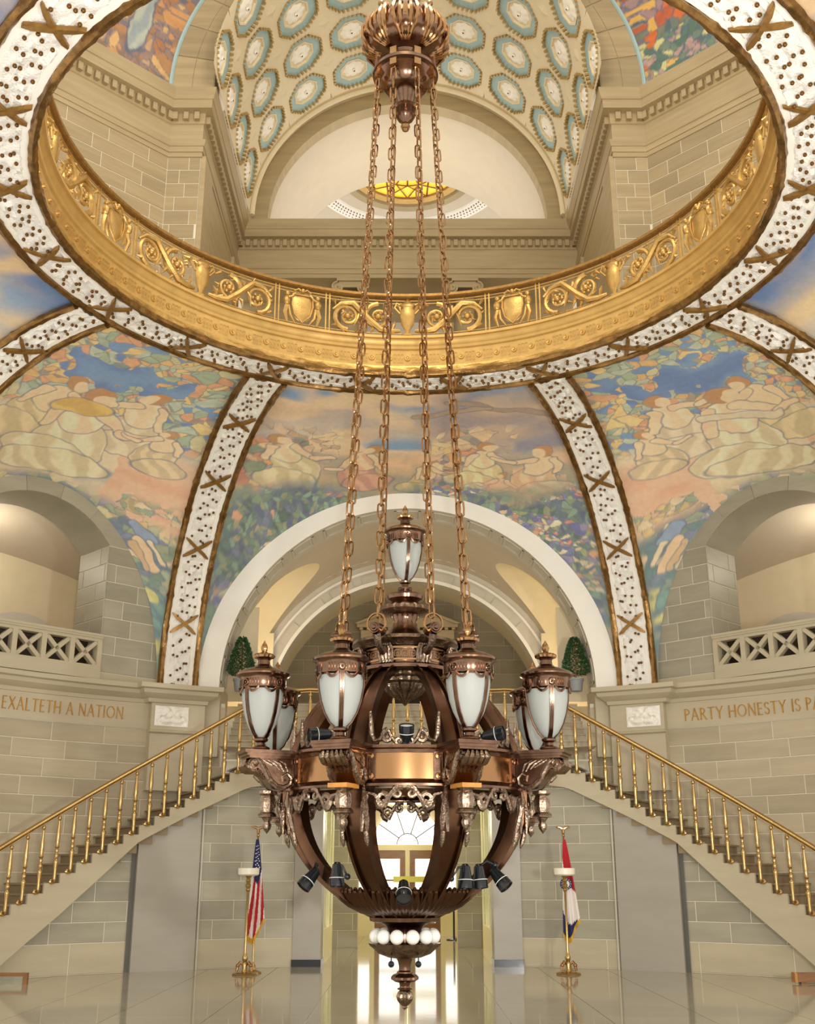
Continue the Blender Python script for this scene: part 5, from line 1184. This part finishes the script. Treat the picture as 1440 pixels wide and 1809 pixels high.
def flag(x, y, label, kind):
    t = thing('flag', label, 'flag', (x, y, 0), group='flags on poles')
    b = MB(); b.lathe([(.001, 0), (.15, 0), (.15, .02), (.06, .06), (.04, .14), (.02, .16), (.015, .2), (.015, 2.28), (.03, 2.30), (.012, 2.33)], 18); b.build('pole', 'brass', t)
    b = MB(); b.ball((0, 0, 2.35), .028, 8, 6); b.tube([(0, 0, 2.36), (0, 0, 2.45)], [.03, .02], 6)
    for q in (-1, 1): b.tube([(0, 0, 2.42), (q * .06, 0, 2.45), (q * .11, 0, 2.46), (q * .13, 0, 2.44)], [.02, .024, .014, .004], 6)
    b.build('eagle_finial', 'bronze_gold', t)
    nu, nv = 48, 40
    lean = -.0
    def cl(u, v):
        wd = .03 + .17 * v ** .8; f = (u - .5) * 2
        x_ = f * wd * .8 + (.03 if kind == 'us' else .07) * v; y_ = -.05 - .05 * v * math.sin(u * 4.5 * PI + 1) - .02; z_ = 2.24 - v * (1.58 + .18 * math.sin(u * PI * 1.3 + .4))
        return (x_, y_, z_)
    b = MB(); b.grid(cl, nu, nv); me = b.mesh(None)
    for m in ('flag_red', 'flag_white', 'flag_blue', 'fringe'): me.materials.append(MATS[m])
    mi = []
    for j in range(nv):
        for i in range(nu):
            u, v = i / nu, j / nv
            if j >= nv - 2: m = 3
            elif kind == 'us':
                if v < .46 - .25 * abs(u - .6): m = 2
                else: m = int((u * 5.0 + v * 2.6)) % 2
            else:
                if v < .30 + .45 * u - .1: m = 0
                elif v > .84 - .25 * (.5 - u): m = 2
                else: m = 1
            mi.append(m)
    me.polygons.foreach_set('material_index', mi); c = link('cloth', me, t)
    def star(b, u, v, r=.014):
        p = Vector(cl(u, v)) + Vector((0, -.012, 0)); b.add([(p.x + (r if k % 2 == 0 else r * .45) * math.sin(k * PI / 5), p.y, p.z + (r if k % 2 == 0 else r * .45) * math.cos(k * PI / 5)) for k in range(10)], [tuple(range(10))])
    b = MB()
    if kind == 'us':
        for j in range(9):
            for i in range(3): star(b, .25 + .22 * i + .1 * (j % 2), .07 + .036 * j, .010 + .001 * j)
    else:
        sl = MB(); p = Vector(cl(.42, .44)) + Vector((-.02, -.02, 0))
        sl.lathe([(.105, 0), (.065, .004)], 24, M=Matrix.Translation(p) @ Matrix.Rotation(PI / 2, 4, 'X')); sl.build('seal_ring', 'flag_blue', c)
        s2 = MB(); s2.lathe([(.065, 0), (.001, .003)], 20, M=Matrix.Translation(p) @ Matrix.Rotation(PI / 2, 4, 'X')); s2.build('seal', 'flag_white', c)
        for k in range(14):
            a = 2 * PI * k / 14; q = p + Vector((.085 * math.cos(a), -.014, .085 * math.sin(a))); b.add([(q.x + (.012 if i % 2 == 0 else .005) * math.sin(i * PI / 5), q.y, q.z + (.012 if i % 2 == 0 else .005) * math.cos(i * PI / 5)) for i in range(10)], [tuple(range(10))])
    b.build('stars', 'flag_white', c, False)
flag(-2.70, 7.42, 'flag with stars and red and white stripes beside the left torchiere', 'us'); flag(2.83, 7.5, 'red white and blue flag with a ringed seal beside the right torchiere', 'mo')
def topiary(x, nm):
    t = thing('topiary', 'cone shaped potted evergreen on the ledge at the %s foot of the white arch' % nm, 'potted plant', (x, 9.95, 5.31), group='potted evergreens')
    b = MB(); b.lathe([(.001, 0), (.12, 0), (.15, .22), (.165, .22), (.165, .26), (.14, .26), (.13, .23), (.001, .23)], 20); b.build('pot', 'pot', t)
    b = MB(); b.tube([(0, 0, .2), (0.01, 0, .5), (0, 0, 1.0)], .018, 6); b.build('trunk', 'wood', t)
    rs = np.random.RandomState(5 if x < 0 else 6); b = MB()
    for i in range(2600):
        v = rs.rand() ** 1.15; h = .34 + .80 * v; rad = .285 * (1 - v) ** .62 * min(1, (v + .1) * 5) * (.55 + .45 * rs.rand() ** .5) + .02; a = rs.rand() * 2 * PI
        c = Vector((rad * math.cos(a), rad * math.sin(a), h)); d = Vector((math.cos(a) + rs.uniform(-.6, .6), math.sin(a) + rs.uniform(-.6, .6), rs.uniform(-.3, .8))).normalized(); s = d.cross(Vector((rs.uniform(-1, 1), rs.uniform(-1, 1), rs.uniform(-1, 1)))).normalized(); l = rs.uniform(.04, .07)
        b.add([c, c + d * l * .5 + s * l * .3, c + d * l, c + d * l * .5 - s * l * .3], [(0, 1, 2, 3)])
    b.build('foliage', 'leaf', t, False, kind='stuff')
topiary(-3.53, 'left'); topiary(3.57, 'right')
t = thing('floor_frame', 'low wooden frame with glass on the floor at the left edge', 'wooden frame', (-6.45, 5.5, 0))
b = MB(); b.box(-.6, .45, -.05, .03, .11, .16); b.build('top_bar', 'wood', t, False)
b = MB(); b.box(.38, .45, -.05, .03, 0, .11).box(-.6, -.53, -.05, .03, 0, .11); b.build('leg', 'wood', t, False)
b = MB(); b.box(-.53, .38, -.015, -.005, .0, .11); b.build('glass_pane', 'case_glass', t, False)
t = thing('wooden_rail', 'short brown wooden beam on the floor at the right edge', 'beam', (6.5, 5.5, 0))
b = MB(); b.box(-.38, .5, -.08, .08, .03, .16); b.build('beam', 'wood', t, False)
b = MB(); b.box(-.40, -.36, -.085, .085, .025, .165); b.build('end_cap', 'amber_block', t, False)
b = MB(); b.box(-.3, -.2, -.06, .06, 0, .03).box(.3, .4, -.06, .06, 0, .03); b.build('foot', 'wood', t, False)
t = thing('stanchion', 'thin dark barrier post on a round base in the corridor', 'barrier post', (1.22, 17.6, 0))
b = MB(); b.lathe([(.001, 0), (.2, 0), (.2, .02), (.05, .05), (.025, .06)], 20); b.build('base', 'black_metal', t)
b = MB(); b.lathe([(.025, .05), (.025, 1.0), (.035, 1.0), (.035, 1.06), (.001, 1.07)], 12); b.build('post', 'black_metal', t)
